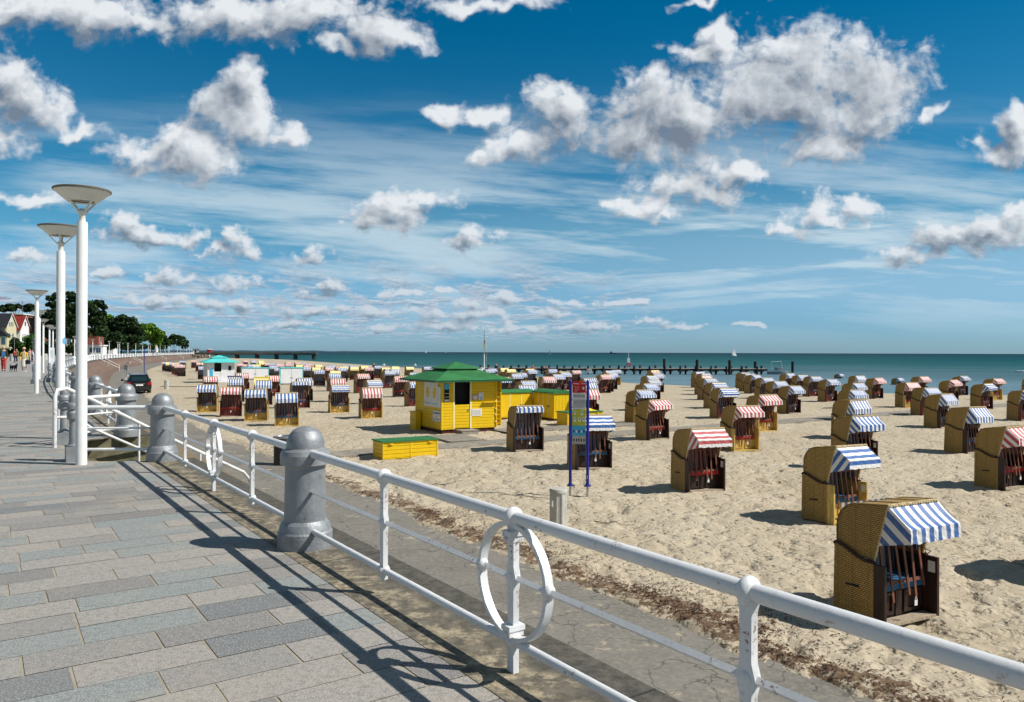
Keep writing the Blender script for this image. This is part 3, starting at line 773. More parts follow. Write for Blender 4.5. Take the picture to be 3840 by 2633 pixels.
# low coast on the horizon beyond the pier
rs2 = random.Random(4); mb = MB(); n = 60; xs = [-3300+i*(2300/n) for i in range(n+1)]
hs = [7+9*abs(sin(i*.37))*rs2.uniform(.5, 1)*(1 if i < 40 else max(.1, (60-i)/20)) for i in range(n+1)]
vs = []
for x, h in zip(xs, hs): vs += [(x, 7000, -2.3), (x, 7060, -2.3+h), (x, 7400, -2.3+h*.8)]
mb.add(vs, [(3*i, 3*i+3, 3*i+4, 3*i+1) for i in range(n)]+[(3*i+1, 3*i+4, 3*i+5, 3*i+2) for i in range(n)])
M['coast'] = plain('distant_wooded_coast', (.035, .075, .11), .9, var=.2, scale=.01)
tag(mb.obj('far_coast_hills', [M['coast']]), kind='structure')
# ------------------------------------------------------------------ railing along the coping
PROF = [(.206, 0), (.206, .12), (.197, .135), (.192, .16), (.180, .188), (.166, .203), (.159, .212), (.157, .25), (.151, .615), (.158, .632), (.187, .64), (.188, .712), (.176, .742), (.150, .757),
        (.143, .762), (.143, .79), (.138, .825), (.122, .862), (.098, .892), (.066, .913), (.033, .923), (.004, .926)]
def frame(p, t, loc_s, off, z): w = p+t*loc_s; return Vector((w.x+t.y*off, w.y-t.x*off, z))
_q = MB(); _q.ang = 17; pil_me = _q.lathe(PROF, 48).mesh('bollard_body', M['silver'])
def pillar(p, label, s=1.0):
    o = link('bollard', pil_me, None, (p.x, p.y, .0)); o.rotation_euler = (0, 0, random.uniform(0, 6)); o.scale = (s, s, s)
    return tag(o, label, 'bollard', 'silver bollards of the promenade railing')
# bay parts in local coordinates: x runs along the bay, origin in its middle at ground level
BAY = 5.64; GP = 1.41
def bay_parts(full=True):
    L = BAY/2-.15; res = []
    n = 14 if full else 6
    top = MB().tube([(-L, 0, .727), (0, 0, .727), (L, 0, .727)], .0305, n)
    midr = MB().bar((-L, 0, .445), (L, 0, .445), .024, .024, up=(0, .7, .7)); bot = MB().tube([(-L, 0, .147), (L, 0, .147)], .021, n)
    def post(ring):
        q = MB(); z0 = 0.0 if ring else .095
        pts = [(.026, z0), (.024, .12), (.024, .39), (.040, .445), (.024, .50), (.024, .66), (.034, .70)]
        poly_ = [(-a, z) for a, z in pts]+[(a, z) for a, z in pts[::-1]]
        q.prism(poly_, 'y', -.016, .016)
        q.ball((0, 0, .727), .034, .052, .050, n, 8 if full else 4); q.ball((0, 0, .147), .030, .040, .040, n, 8 if full else 4); q.ball((0, 0, .445), .030, .030, .034, n, 6)
        if not ring: q.ball((0, 0, .10), .020, .018, .03, 8, 5)
        return q
    def ring():
        q = MB(); R = .272; N = 40 if full else 14; zc = .43
        vs = []
        for k in range(N):
            a = 2*pi*k/N; cx, cz = cos(a), sin(a)
            for (rr, yy) in ((R-.011, -.021), (R+.011, -.021), (R+.011, .021), (R-.011, .021)): vs.append((rr*cx, yy, zc+rr*cz*.98))
        fs = []
        for k in range(N):
            for j in range(4): fs.append((k*4+j, k*4+(j+1) % 4, ((k+1) % N)*4+(j+1) % 4, ((k+1) % N)*4+j))
        q.add(vs, fs)
        if full:
            for x in (-R, R): q.ball((x, 0, .445), .030, .034, .040, 8, 6)
            for z in (.655, .215):
                q.box(-.034, .034, -.045, .045, z-.012, z+.012); q.box(-.028, .028, -.04, .04, z-.04, z-.012)
                q.ball((0, -.045, z-.025), .012, .012, .012, 8, 5); q.ball((0, .045, z-.025), .012, .012, .012, 8, 5)
        return q
    return top, midr, bot, post(False), post(True), ring()
def make_bay(full):
    t, m_, b_, p_, pr, rg = bay_parts(full)
    r = empty('railing')
    t.obj('top_rail', M['iron'], r); m_.obj('middle_rail', M['iron'], r); b_.obj('bottom_rail', M['iron'], r)
    for x in (-GP, GP): link('post', p_.mesh('post', M['iron']) if x < 0 else bpy.data.meshes['post'], r, (x, 0, 0))
    q = link('post', pr.mesh('foot_post', M['iron']), r, (0, 0, 0)); rg.obj('ring', M['iron'], q)
    return r
proto_f = make_bay(True)
me_far = None
pts_b = [WALL[1], WALL[2], WALL[3]]
names = ['white railing bay nearest the camera, running out of the frame at bottom right', 'white railing bay between the big front bollard and the second bollard',
         'white railing bay starting at the fourth bollard beyond the stair opening']
def place_bay(r, a, c, label):
    mid = (a+c)/2; d = c-a; r.location = (mid.x, mid.y, 0); r.rotation_euler = (0, 0, atan2(d.y, d.x)); k = (d.length)/BAY
    r.scale = (k, 1, 1)
    tag(r, label, 'railing', 'white iron railing along the sea wall'); return r
place_bay(proto_f, WALL[1], WALL[2], names[0])
ORD = ['zeroth', 'first', 'second', 'third', 'fourth', 'fifth', 'sixth', 'seventh', 'eighth', 'ninth', 'tenth', 'eleventh', 'twelfth', 'thirteenth', 'fourteenth', 'fifteenth', 'sixteenth', 'seventeenth', 'eighteenth', 'nineteenth', 'twentieth']
def ordn(k):
    if k <= 20: return ORD[k]
    tens = {2: 'twenty', 3: 'thirty', 4: 'forty', 5: 'fifty', 6: 'sixty', 7: 'seventy', 8: 'eighty', 9: 'ninety'}
    th = {20: 'twentieth', 30: 'thirtieth', 40: 'fortieth', 50: 'fiftieth', 60: 'sixtieth', 70: 'seventieth', 80: 'eightieth', 90: 'ninetieth'}
    return th[k] if k % 10 == 0 else tens[k//10]+'-'+ORD[k % 10]
place_bay(copy_tree(proto_f), WALL[2], WALL[3], names[1])
for _o in proto_f.children:
    if _o.location.x < -1: _near_post = _o
# beyond the stairs the bays follow the wall at their own spacing
bl = [Vector((q.x, q.y)) for q in WL[4:]]
def walk(line, step):
    out = [line[0]]; i = 0; cur = line[0]; rem = step
    while i < len(line)-1:
        seg = (line[i+1]-cur).length
        if seg >= rem: cur = cur+(line[i+1]-cur).normalized()*rem; out.append(cur); rem = step
        else: rem -= seg; i += 1; cur = line[i]
    return out
BP = walk(bl, 5.5)
pillar(WALL[1], 'silver bollard just outside the frame beyond the nearest railing bay')
pillar(WALL[2], 'large silver domed bollard in the foreground, nearest to the camera')
pillar(WALL[3], 'silver domed bollard at the near side of the stair opening')
pillar(BP[0], 'silver domed bollard at the far side of the stair opening')
pm_far = MB().lathe(PROF[::2]+[PROF[-1]], 12).mesh('bollard_body_far', M['silver'])
pr_far = None
M['lwhite'] = plain('weathered_white', (.78, .79, .80), .5, var=.05)
pm_w = MB().lathe([(.20, 0), (.19, .16), (.15, .25), (.14, .62), (.19, .64), (.17, .74), (.14, .78), (.10, .88), (.004, .925)], 8).mesh('bollard_body_white', M['lwhite'])
def far_bay_mesh():
    q = MB(); t, m_, b_, p_, pr, rg = bay_parts(False)
    return t, m_, b_, p_, pr, rg
fm = make_bay(False)
# far bays: rails, posts and ring as light meshes
first_far = True
for i in range(len(BP)-1):
    a, c = BP[i], BP[i+1]; k = i+1
    if i < 7:
        r = copy_tree(proto_f)
    elif first_far: r = fm; first_far = False
    else: r = copy_tree(fm)
    place_bay(r, a, c, 'white railing bay beyond the stair opening, %s from it' % ordn(k))
    o = link('bollard', pil_me if i < 3 else (pm_far if i < 14 else pm_w), None, (c.x, c.y, 0))
    tag(o, ('silver domed' if i < 14 else 'far pale')+' railing bollard, %s one beyond the stair opening' % ordn(k+1), 'bollard', 'silver bollards of the promenade railing')

# slim columns and handrails at the stair opening
slim = MB(); slim.ang = 24
slim.box(-.10, .10, -.10, .10, 0, .20)
slim.lathe([(.088, .20), (.088, .215), (.066, .235), (.058, .26), (.055, .55), (.062, .565), (.082, .575), (.086, .60), (.086, .66), (.076, .675), (.070, .69), (.088, .715), (.090, .76), (.080, .785), (.062, .80), (.064, .84), (.054, .885), (.030, .915), (.004, .925)], 20)
slim_me = slim.mesh('slim_column', M['silver'])
for (p, lab) in ((A_, 'slim silver column at the stairs, half behind the front lamp post'), (B_, 'slim silver column with square foot at the far side of the stairs, beside the looped handrail')):
    o = link('column', slim_me, None, (p.x, p.y, 0)); o.rotation_euler = (0, 0, atan2(NW.y, NW.x))
    tag(o, lab, 'column', 'slim silver columns at the stair openings')
for i in (0, 1):          # two more at the next opening, far along the curve
    p = Vector((-22.25, 37.0)) if i == 0 else Vector((-21.5, 34.6))
    o = link('column', slim_me, None, (p.x, p.y, 0)); tag(o, ['slim dark silver column at the next stair opening, beyond the second lamp post', 'slim silver column at the next stair opening, nearer one of the far pair'][i], 'column', 'slim silver columns at the stair openings')
def side_rail(a, c, label, loop):
    r = empty('gate_railing', (0, 0, 0)); tag(r, label, 'railing')
    for nm, z, rr in (('top_rail', .727, .030), ('middle_rail', .445, .016), ('bottom_rail', .155, .022)):
        MB().tube([(a.x, a.y, z), (c.x, c.y, z)], rr, 10).obj(nm, M['iron'], r)
    if loop:
        d = (c-a).normalized(); e = c+d*.06
        MB().tube([(c.x, c.y, .727), (e.x, e.y, .70), (e.x+d.x*.03, e.y+d.y*.03, .62), (e.x+d.x*.03, e.y+d.y*.03, .28), (e.x, e.y, .18), (c.x, c.y, .155)], .026, 10).obj('end_loop', M['iron'], r)
    return r
side_rail(A_, Vector(WALL[3]), 'short white side railing at the near side of the beach stairs', False)
side_rail(B_, B_+(Vector(WALL[4])-B_)*.93, 'short white side railing with a looped end at the far side of the stairs', True)
def handrail(start, end, zt0, zt1, label, low=.30, foot=True):
    r = empty('handrail', (0, 0, 0)); tag(r, label, 'handrail')
    s0 = Vector((start.x, start.y)); e0 = Vector((end.x, end.y)); d = (e0-s0).normalized()
    def p(t, z): w = s0+(e0-s0)*t; return (w.x, w.y, z)
    zz = lambda t: zt0+(zt1-zt0)*t
    back = s0-d*.10
    MB().tube([(back.x, back.y, .0 if foot else zt0-.5), (back.x, back.y, zt0-.12), (back.x+d.x*.03, back.y+d.y*.03, zt0-.03), (s0.x+d.x*.08, s0.y+d.y*.08, zt0-.01), p(.12, zz(.10)), p(.5, zz(.5)), p(.95, zz(.95)), p(.985, zz(1)-.05), p(1, zz(1)-.18), p(1.0, zz(1)-.75)], .030, 12).obj('upper_rail', M['iron'], r)
    MB().tube([(back.x, back.y, zt0-.45), p(.06, zt0-.47), p(.12, zz(.12)-.42), p(.5, zz(.5)-.42), p(.86, zz(.86)-.42), p(.875, zz(.875)-.47), p(.88, zz(.88)-.85)], .022, 10).obj('lower_rail', M['iron'], r)
    for t in (.35, .68): MB().tube([p(t, zz(t)), p(t, zz(t)-.95)], .02, 8).obj('post', M['iron'], r)
    return r
handrail(Vector((-7.03, 12.0)), Vector((-5.25, 15.5)), .92, -1.0, 'white tubular handrail sloping down the beach stairs behind the bollards')
# handrails on the far stairs of the curved wall
for k, (px, py) in enumerate(((351, 1350), (470, 1338), (578, 1330), (652, 1328))):
    a, s2 = ray(px, 1320)
    # walk along the wall until the ray slope matches
    best = min(NL[40:], key=lambda q: abs(q.x/q.y-a)); i = NL.index(best); t = (NL[i+1]-NL[i-1]).normalized(); nn = Vector((t.y, -t.x))
    w0 = best+nn*.5; w1 = best+nn*3.9-t*1.6
    r = empty('handrail', (0, 0, 0)); tag(r, 'white double handrail on the curved sea wall, %s from the near end' % ORD[k+1], 'handrail', 'white handrails on the curved sea wall')
    for z, nm in ((.85, 'upper_rail'), (.40, 'lower_rail')):
        MB().tube([(w0.x, w0.y, z), (w1.x, w1.y, z-1.75), (w1.x+.02, w1.y, z-2.3 if z > .5 else z-1.9)], .05, 6).obj(nm, M['white'], r)
    for t_ in (0, .5, 1):
        w = w0.lerp(w1, t_); MB().tube([(w.x, w.y, .85-1.75*t_), (w.x, w.y, -.1-1.8*t_)], .035, 6).obj('post', M['white'], r)

# ------------------------------------------------------------------ street lamps
def make_lamp(n=20):
    r = empty('street_lamp')
    MB().lathe([(.079, 0), (.079, 1.15), (.075, 1.17), (.075, 3.20), (.070, 3.235), (.033, 3.24)], n).obj('pole', M['white'], r)
    nk = MB().lathe([(.044, 3.23), (.044, 3.325), (.052, 3.335), (.066, 3.365), (.066, 3.378), (.050, 3.395), (.03, 3.41), (.004, 3.415)], n).obj('neck', M['lampshade'], r)
    for k in range(4):
        a = pi/4+k*pi/2+.30
        MB().bar((.050*cos(a), .050*sin(a), 3.355), (.212*cos(a), .212*sin(a), 3.512), .030, .016).obj('strut', M['lampshade'], r)
    sh = MB().lathe([(.165, 3.512), (.197, 3.498), (.382, 3.640), (.382, 3.650), (.376, 3.662), (.20, 3.682), (.004, 3.69)], n*2, cap=False).obj('shade', M['lampshade'], r)
    MB().lathe([(.382, 3.634), (.392, 3.644), (.392, 3.660), (.380, 3.668)], n*2, cap=False).obj('rim', M['gpole_'], sh)
    MB().lathe([(.004, 3.535), (.165, 3.520), (.165, 3.512)], n, cap=False).obj('lens', M['lens'], r)
    return r
M['gpole_'] = plain('grey_rubber_rim', (.16, .155, .14), .6); M['lampshade'] = plain('lamp_shade_white', (.74, .735, .68), .4, var=.04); M['lens'] = plain('lamp_glass', (.25, .24, .18), .15, spec=.6)
lamp0 = make_lamp(24); lamp0.scale = (.89, .89, .99)
LG = 'white street lamps along the promenade'
def lamp_at(p, label, src=lamp0):
    o = src if not src.get('label') else copy_tree(src)
    o.location = (p[0], p[1], 0); o.rotation_euler = (0, 0, random.uniform(0, 3)); return tag(o, label, 'street lamp', LG)
lamp_at((-5.68, 10.15), 'nearest and tallest white street lamp, with a large saucer shaped shade')
lamp_at((-7.72, 13.15), 'second white street lamp from the front, with a round blue sticker')
st = MB().lathe([(.077, 1.60), (.077, 1.73)], 20, cap=False); 
stk = MB(); 
for k in range(6):
    a0 = -1.5+k*.17; a1 = a0+.17; z0 = 1.62+.012*abs(k-2.5); z1 = 1.75-.012*abs(k-2.5)
    stk.add([(.0775*cos(a0), .0775*sin(a0), z0), (.0775*cos(a1), .0775*sin(a1), z0), (.0775*cos(a1), .0775*sin(a1), z1), (.0775*cos(a0), .0775*sin(a0), z1)], [(0, 1, 2, 3)])
M['sticker'] = plain('blue_sticker', (.10, .45, .75), .4)
second = [o for o in bpy.data.objects if o.get('category') == 'street lamp'][-1]
second.rotation_euler = (0, 0, .9)
stk.obj('sticker', M['sticker'], second)
lamp_at((-16.75, 27.1), 'white street lamp standing free on the paving in front of the couple with the dog')
lamp_at((-24.9, 40.5), 'white street lamp behind the third one, its shade mostly hidden by that pole')
lamp_at((-31.7, 52), 'white street lamp beside the white info box, half hidden behind nearer poles')
lamp_at((-38.5, 64), 'white street lamp of a close pair beyond the info box, the left one')
lamp_at((-41.2, 69), 'white street lamp of a close pair beyond the info box, the right one')
inn = offs_line(NL, -1.6)
LPX = [279.5, 347.7, 378.7, 409.6, 441.7, 448.5, 479.5, 508.8, 534.6, 557, 563.5, 583, 600.7, 619, 631, 636, 651, 665, 678, 689.5, 699.5, 710, 719, 729, 738]
lampf = make_lamp(10); lampf.scale = (.89, .89, .99)
for k, px in enumerate(LPX):
    a, _ = ray(px, 1300)
    c = [q for q in inn if q.y > 70]; q = min(c, key=lambda w: abs(w.x/w.y-a)); Y = q.y
    lamp_at((a*Y, Y), 'white street lamp on the far curve, %s from the near end' % ordn(k+1), lampf)

_near_post.location.x = -1.343
# ------------------------------------------------------------------ hooded beach chairs
CW, CD, CH = 1.09, .78, 1.60      # width, depth, height
def sidecurve(y): # top edge of the basket side, front board height .80, back .92
    t = min(max((y-.16)/(CD-.16), 0), 1)
    return .80+.05*t+.11*float(smooth(.25, .95, t))
def chair_meshes():
    X = CW/2; T = .035; R = {}
    n = 9; ysd = [.16+(CD-.16)*i/n for i in range(n+1)]
    side = [(y, .02) for y in (ysd[0], ysd[-1])][::-1]
    outline = [(ysd[0], .02)]+[(y, sidecurve(y)) for y in ysd]+[(CD+.02, .02)]
    mb = MB()
    mb.prism(outline, 'x', -X, -X+T); mb.prism(outline, 'x', X-T, X)
    mb.box(-X+T, X-T, CD-T, CD, .02, .95)
    R['wicker_body'] = mb
    mb = MB()
    for s_ in (-1, 1):
        mb.tube([(s_*(X-T/2), y, sidecurve(y)+.012) for y in ysd], .026, 6)
    mb.tube([(-X, CD, sidecurve(CD)), (X, CD, sidecurve(CD))], .026, 6)
    R['trim'] = mb
    for s_, nm in ((-1, 'side_board'), (1, 'side_board_r')):
        mb = MB(); x0, x1 = sorted((s_*(X+.004), s_*(X-T-.004)))
        mb.box(x0, x1, 0, .165, 0, .81); x2, x3 = sorted((s_*(X-T-.006), s_*(X-T-.022)))
        mb.box(x2, x3, .165, CD-.06, .02, .80); R[nm] = mb
    # hood: side profile swept over the width
    def hoodprof(ins=0.0):
        p = [(CD-.01-ins, .88)]
        p += [(CD+.0-ins, 1.05), (CD-ins, 1.18)]
        for k in range(1, 8):
            a = k/8*pi/2; p.append((CD-.34+(.34-ins)*cos(a), 1.20+(.345-ins)*sin(a)))
        p += [(.30, 1.565-ins), (.0, 1.60-ins)]
        return p
    hp = hoodprof(); h2 = hoodprof(.03); HX = CW/2-.055
    mb = MB()
    front_low = (.20, .84)
    sd = hp+[front_low]
    for s_ in (-1, 1):
        a, c = sorted((s_*HX, s_*(HX-.02))); mb.prism(sd, 'x', a, c)
    ac = 0; vs = []
    for (pp, nrm) in ((hp, 1), (h2, -1)):
        vs = [(-HX, y, z) for y, z in pp]+[(HX, y, z) for y, z in pp]; k = len(pp); fs = []; uv = []; ac = 0
        for i in range(k-1):
            L = sqrt((pp[i][0]-pp[i+1][0])**2+(pp[i][1]-pp[i+1][1])**2)
            fs.append((i, i+1, k+i+1, k+i)); uv.append([(-HX, ac), (-HX, ac+L), (HX, ac+L), (HX, ac)]); ac += L
        mb.smooth = True; mb.add(vs, fs, uv); mb.smooth = False
    for xr in (-.2, .2):      # ribs on the roof
        mb.tube([(xr, y, z+.004) for y, z in hp[4:]], .012, 5)
    mb.tube([(s_, y, z) for s_ in (-HX,) for y, z in hp], .013, 5); mb.tube([(HX, y, z) for y, z in hp], .013, 5)
    R['hood'] = mb
    mb = MB()   # braided rope along the front edge
    pts = []; N = 60
    for i in range(N+1):
        x = -HX+2*HX*i/N; pts.append((x, -.012+.008*cos(i*1.9), 1.592+.010*sin(i*1.9)))
    mb.tube(pts, .024, 6)
    for s_ in (-1, 1):
        pts = [(s_*HX, -.005+.20*t+.006*cos(t*60), 1.59-.75*t+.004*sin(t*60)) for t in [i/30 for i in range(31)]]
        mb.tube(pts, .013, 5)
    R['rope_edge'] = mb
    # awning
    AX = HX+.005
    def aw(drop=.31, z1=1.345, val=.18):
        mb = MB(); NX = 14
        rows = []; vv = 0; prev = None
        for t in (0, .25, .5, .75, 1.0): rows.append((-.01-drop*t-.012*sin(t*pi), 1.585+(z1-1.585)*t-.025*sin(t*pi)))
        for t in (.35, .7, 1.0): rows.append((-.01-drop-.012*t, z1-val*t))
        vs = []; us_ = []
        for j, (y, z) in enumerate(rows):
            if prev: vv += sqrt((y-prev[0])**2+(z-prev[1])**2)
            prev = (y, z)
            for i in range(NX+1):
                x = -AX+2*AX*i/NX; fl = .010*sin(i*1.7+j) if j > 4 else 0
                sag = -.012*sin(pi*((i*3/NX) % 1)) if 0 < j < 4 else 0
                vs.append((x, y+fl, z+sag+(.008*sin(i*2.1) if j == len(rows)-1 else 0))); us_.append((x+.0825*.5, vv))
        fs = []; uv = []
        for j in range(len(rows)-1):
            for i in range(NX):
                a = j*(NX+1)+i; q4 = (a, a+1, a+NX+2, a+NX+1); fs.append(q4); uv.append([us_[k] for k in q4])
        mb.smooth = False; mb.add(vs, fs, uv)
        # side gores, cloth continues round the corner: stripes follow the sloping edge
        for s_ in (-1, 1):
            x = s_*AX
            tri = [(-.01, 1.585), (-.01-drop, z1), (-.01-drop-.012, z1-val), (-.01-drop+.14, z1-val-.035), (.10, 1.06), (.150, 1.03), (.07, 1.32)]
            ex, ez = -drop, z1-1.585; L = sqrt(ex*ex+ez*ez); ex /= L; ez /= L
            uvt = []
            for (y, z) in tri:
                dy_, dz_ = y+.01, z-1.585; along = dy_*ex+dz_*ez; perp = abs(dy_*ez-dz_*ex)
                uvt.append((AX+perp+.0825*.5 if s_ > 0 else -AX-perp+.0825*.5, along))
            mb.add([(x, y, z) for y, z in tri], [tuple(range(len(tri)))], [uvt])
        return mb
    R['awning'] = aw(); R['awning_short'] = aw(.29, 1.38, .16); R['awning_up'] = aw(.10, 1.54, .17); R['awning_low'] = aw(.26, 1.28, .20)
    # inside
    mb = MB(); xi = X-T-.02
    mb.add([(-xi, CD-.16, .50), (xi, CD-.16, .50), (xi, CD-.06, 1.50), (-xi, CD-.06, 1.50)], [(0, 1, 2, 3)], [[(-xi, 0), (xi, 0), (xi, 1), (-xi, 1)]])
    for s_ in (-1, 1):
        xx = s_*(HX-.03); mb.add([(xx, .22, .86), (xx, CD-.1, .86), (xx, CD-.1, 1.42), (xx, .10, 1.40)], [(0, 1, 2, 3)], [[(0, 0), (.5, 0), (.5, .5), (0, .5)]])
    R['backrest'] = mb
    mb = MB(); mb.box(-xi, xi, .20, CD-.12, .40, .50); R['seat_cushion'] = mb
    mb = MB()      # seat box with two drawer fronts
    mb.box(-xi, xi, .22, .26, .05, .42)
    for x0, x1 in ((-xi+.03, -.10), (.10, xi-.03)):
        for (a, c, e, f_) in ((x0, x1, .09, .13), (x0, x1, .34, .38), (x0, x0+.04, .13, .34), (x1-.04, x1, .13, .34)): mb.box(a, c, .195, .22, e, f_)
    mb.box(-.06, .06, .20, .22, .06, .41)
    R['base_panel'] = mb
    mb = MB(); mb.box(-xi, xi, .0, .19, .02, .055); R['floor_plank'] = mb
    mb = MB()      # wooden lattice that locks the seat
    def L_(t, x, o=0): return (x, .24-.13*t+o, 1.33-.93*t)
    for i in range(6):
        x = -.38+.152*i; mb.bar(L_(0+.04*(i % 2), x+.02*sin(i*2.)), L_((.98, 1.12, .95, 1.06, 1.1, .97)[i], x-.02*sin(i*2.)), .040, .014, up=(0, -1, .15))
    for t in (.30, .86): mb.bar(L_(t, -.43, .012), L_(t, .43, .012), .045, .014, up=(0, -1, .3))
    R['lattice'] = mb
    mb = MB(); mb.box(-.028, .028, -.052, -.045, .26, .33); mb.tube([(-.015, -.048, .33), (-.015, -.048, .36), (0, -.048, .375), (.015, -.048, .36), (.015, -.048, .33)], .005, 5); R['tag'] = mb
    mb = MB(); mb.box(X-T-.012, X-T-.006, .03, .13, .60, .75); R['notice'] = mb
    mb = MB(); mb.bar((-.2, CD*.5, .45), (.0, CD*.5, .45), .01, .01); R['x'] = mb
    mb = MB()
    for s_ in (-1, 1): mb.tube([(s_*(X+.004), .16, .83), (s_*(X+.03), .14, .86), (s_*(X+.03), .22, .87), (s_*(X+.004), .20, .83)], .007, 5)
    for s_ in (-1, 1): mb.bar((s_*(X+.010), .38, .47), (s_*(X+.010), .58, .455), .012, .03)
    R['handle'] = mb
    return R
CM = chair_meshes()
_cache = {}
def cmesh(part, m):
    k = (part, m)
    if k not in _cache: 
        me = CM[part].mesh(part+'_'+m, M[m])
        b2 = bmesh.new(); b2.from_mesh(me); bmesh.ops.recalc_face_normals(b2, faces=b2.faces[:]); b2.to_mesh(me); b2.free()
        _cache[k] = me
    return _cache[k]
def tilt(o, ang):
    p = Vector((0, .35, .95)); Rm = Matrix.Rotation(ang, 3, 'X'); o.rotation_euler = (ang, 0, 0); o.location = p-Rm @ p
def beach_chair(root, awn, front, lod=0, cloth=None, aw_shape='awning', hood_tilt=0.0):
    """awn: bv bh rv rh yv; front: dk rd ye; lod 0 near, 1 middle, 2 far"""
    fm_ = {'dk': 'dkwood', 'rd': 'rdwood', 'ye': 'ywood'}[front]
    cush = {'b': 'cu_b', 'r': 'cu_r', 'y': 'cu_y'}[awn[0]]
    link('wicker_body', cmesh('wicker_body', 'wicker' if lod < 2 else 'wicker'), root)
    link('side_board', cmesh('side_board', fm_), root); link('side_board', cmesh('side_board_r', 'dkwood' if front != 'ye' else 'ywood'), root)
    link('hood', cmesh('hood', 'wicker'), root)
    link('awning', cmesh(aw_shape, 'aw_'+awn), root)
    link('backrest', cmesh('backrest', cush), root)
    link('base_panel', cmesh('base_panel', fm_), root)
    if lod < 2:
        link('trim', cmesh('trim', 'wickerd' if front != 'ye' else 'wickerd'), root); link('lattice', cmesh('lattice', 'slat'), root)
        link('seat_cushion', cmesh('seat_cushion', {'b': 'bluec', 'r': 'redc', 'y': 'cu_y'}[awn[0]]), root)
        link('tag', cmesh('tag', 'paper'), root); link('floor_plank', cmesh('floor_plank', 'plank' if front != 'ye' else 'ywood'), root)
        link('rope_edge', cmesh('rope_edge', 'rope'), root)
    if lod < 1:
        link('notice', cmesh('notice', 'paper'), root); link('handle', cmesh('handle', 'black'), root)
    if hood_tilt:
        for o in root.children:
            if o.name.split('.')[0] in ('hood', 'awning', 'rope_edge'): tilt(o, hood_tilt)
    return root
# (px, py of the left front corner of the hood, awning, front, cluster, facing in degrees)
K = {
 'A': ('in the far left column by the sea wall', 22), 'B': ('in the cluster left of the turquoise hut', 22),
 'C1': ('in the left front row', 20), 'C2': ('between left front row and white lockers', 20),
 'D1': ('in the crowd behind the left white locker', 22), 'D2': ('in the crowd behind the right white locker', 22),
 'F1': ('in the second column left of the kiosk', 23), 'F2': ('in the column just left of the kiosk', 23),
 'F3': ('by the water, well left of the kiosk', 23),
 'G': ('behind the left eaves of the kiosk', 24), 'H': ('behind the right eaves of the kiosk', 25),
 'H2': ('right behind the yellow lockers', 25), 'I': ('in the column behind the information sign', 25),
 'J': ('in the first column right of the sign', 27), 'K': ('in the second column right of the sign', 27),
 'L': ('in the third column right of the sign', 27), 'M0': ('in the loose row by the water', 27),
 'M': ('in the column behind the nearest chair', 27), 'N': ('in the diagonal column at right', 27),
 'O': ('at far right by the water', 27), 'S': ('standing alone in front', 26)}
CH_ = []
def add(cl, px, py, aw, fr_, **kw): CH_.append(dict(cl=cl, px=px, py=py, aw=aw, fr=fr_, **kw))
for t in [(665,1368,'rv','dk'),(655,1366,'rv','rd'),(646,1364,'rv','rd'),(645,1361,'yv','rd'),(632.6,1359.3,'bv','dk'),(622,1358.3,'yv','dk'),(615,1357.2,'bv','dk'),(609,1356.6,'rv','dk'),(675,1353,'bv','dk')]: add('A', *t)
for t in [(718,1351,'rv','rd'),(736.5,1358,'rv','rd'),(751,1358.7,'rv','rd'),(758,1360,'yv','dk'),(745,1374,'bv','dk')]: add('B', *t)
for t in [(742,1440,'bv','ye'),(828,1449.5,'rv','rd'),(921.7,1457.7,'bv','ye'),(1035,1468.4,'bv','ye')]: add('C1', *t)
for t in [(762,1412.3,'rv','dk'),(886.5,1400,'rv','rd'),(856,1419.4,'bv','dk'),(997.5,1408.7,'rv','rd'),(957.5,1426,'bv','rd'),(1116,1418.4,'bv','dk')]: add('C2', *t)
add('C2', 953.6, 1414, 'yv', 'rd', cover='yellow'); add('C2', 1097, 1433, 'bv', 'rd', shape='awning_up'); add('C2', 853, 1410, 'bv', 'dk', cover='grey')
for t in [(889,1362,'rv','dk'),(908,1365,'rv','dk'),(912,1350.6,'rv','rd'),(930,1366,'bv','dk'),(942,1352,'bv','dk'),(969,1352,'yv','dk'),(970,1358,'yv','dk'),(950,1367.4,'yv','dk'),(945,1372.6,'bv','dk'),(991.7,1361,'rv','rd'),(1012,1361.6,'bv','dk'),(1010,1371.3,'bv','dk'),(1030,1379,'bv','dk'),(1036,1363.6,'rv','dk')]: add('D1', *t)
for t in [(1072,1357.8,'rv','rd'),(1071,1366,'rv','rd'),(1106.5,1358.4,'rv','rd'),(1129,1360,'bv','dk'),(1146,1363.6,'rv','rd'),(1136,1375.5,'bv','dk'),(1138,1369.5,'rv','dk'),(1110,1367,'yv','dk')]: add('D2', *t)
for t in [(1242,1442,'bh','ye'),(1241,1420,'rv','rd'),(1233,1398.7,'bv','rd'),(1238,1390,'yv','rd'),(1180,1388,'bv','dk'),(1170,1377,'yv','rd')]: add('F1', *t)
for t in [(1360,1453.6,'rv','ye'),(1375,1425,'bh','dk'),(1340,1403,'rv','rd'),(1369,1378,'rv','dk')]: add('F2', *t)
for t in [(1181.6,1367,'yv','rd'),(1218,1372,'bv','dk'),(1232,1369.6,'bv','dk'),(1219,1377.4,'rv','rd'),(1260,1373.6,'rv','rd'),(1281,1370.3,'bv','dk'),(1273,1375,'yv','dk'),(1268,1379.4,'bv','dk'),(1312,1372.3,'bv','dk'),(1314,1376,'yv','rd'),(1353,1372.3,'yv','dk'),(1403.7,1373,'bv','rd')]: add('F3', *t)
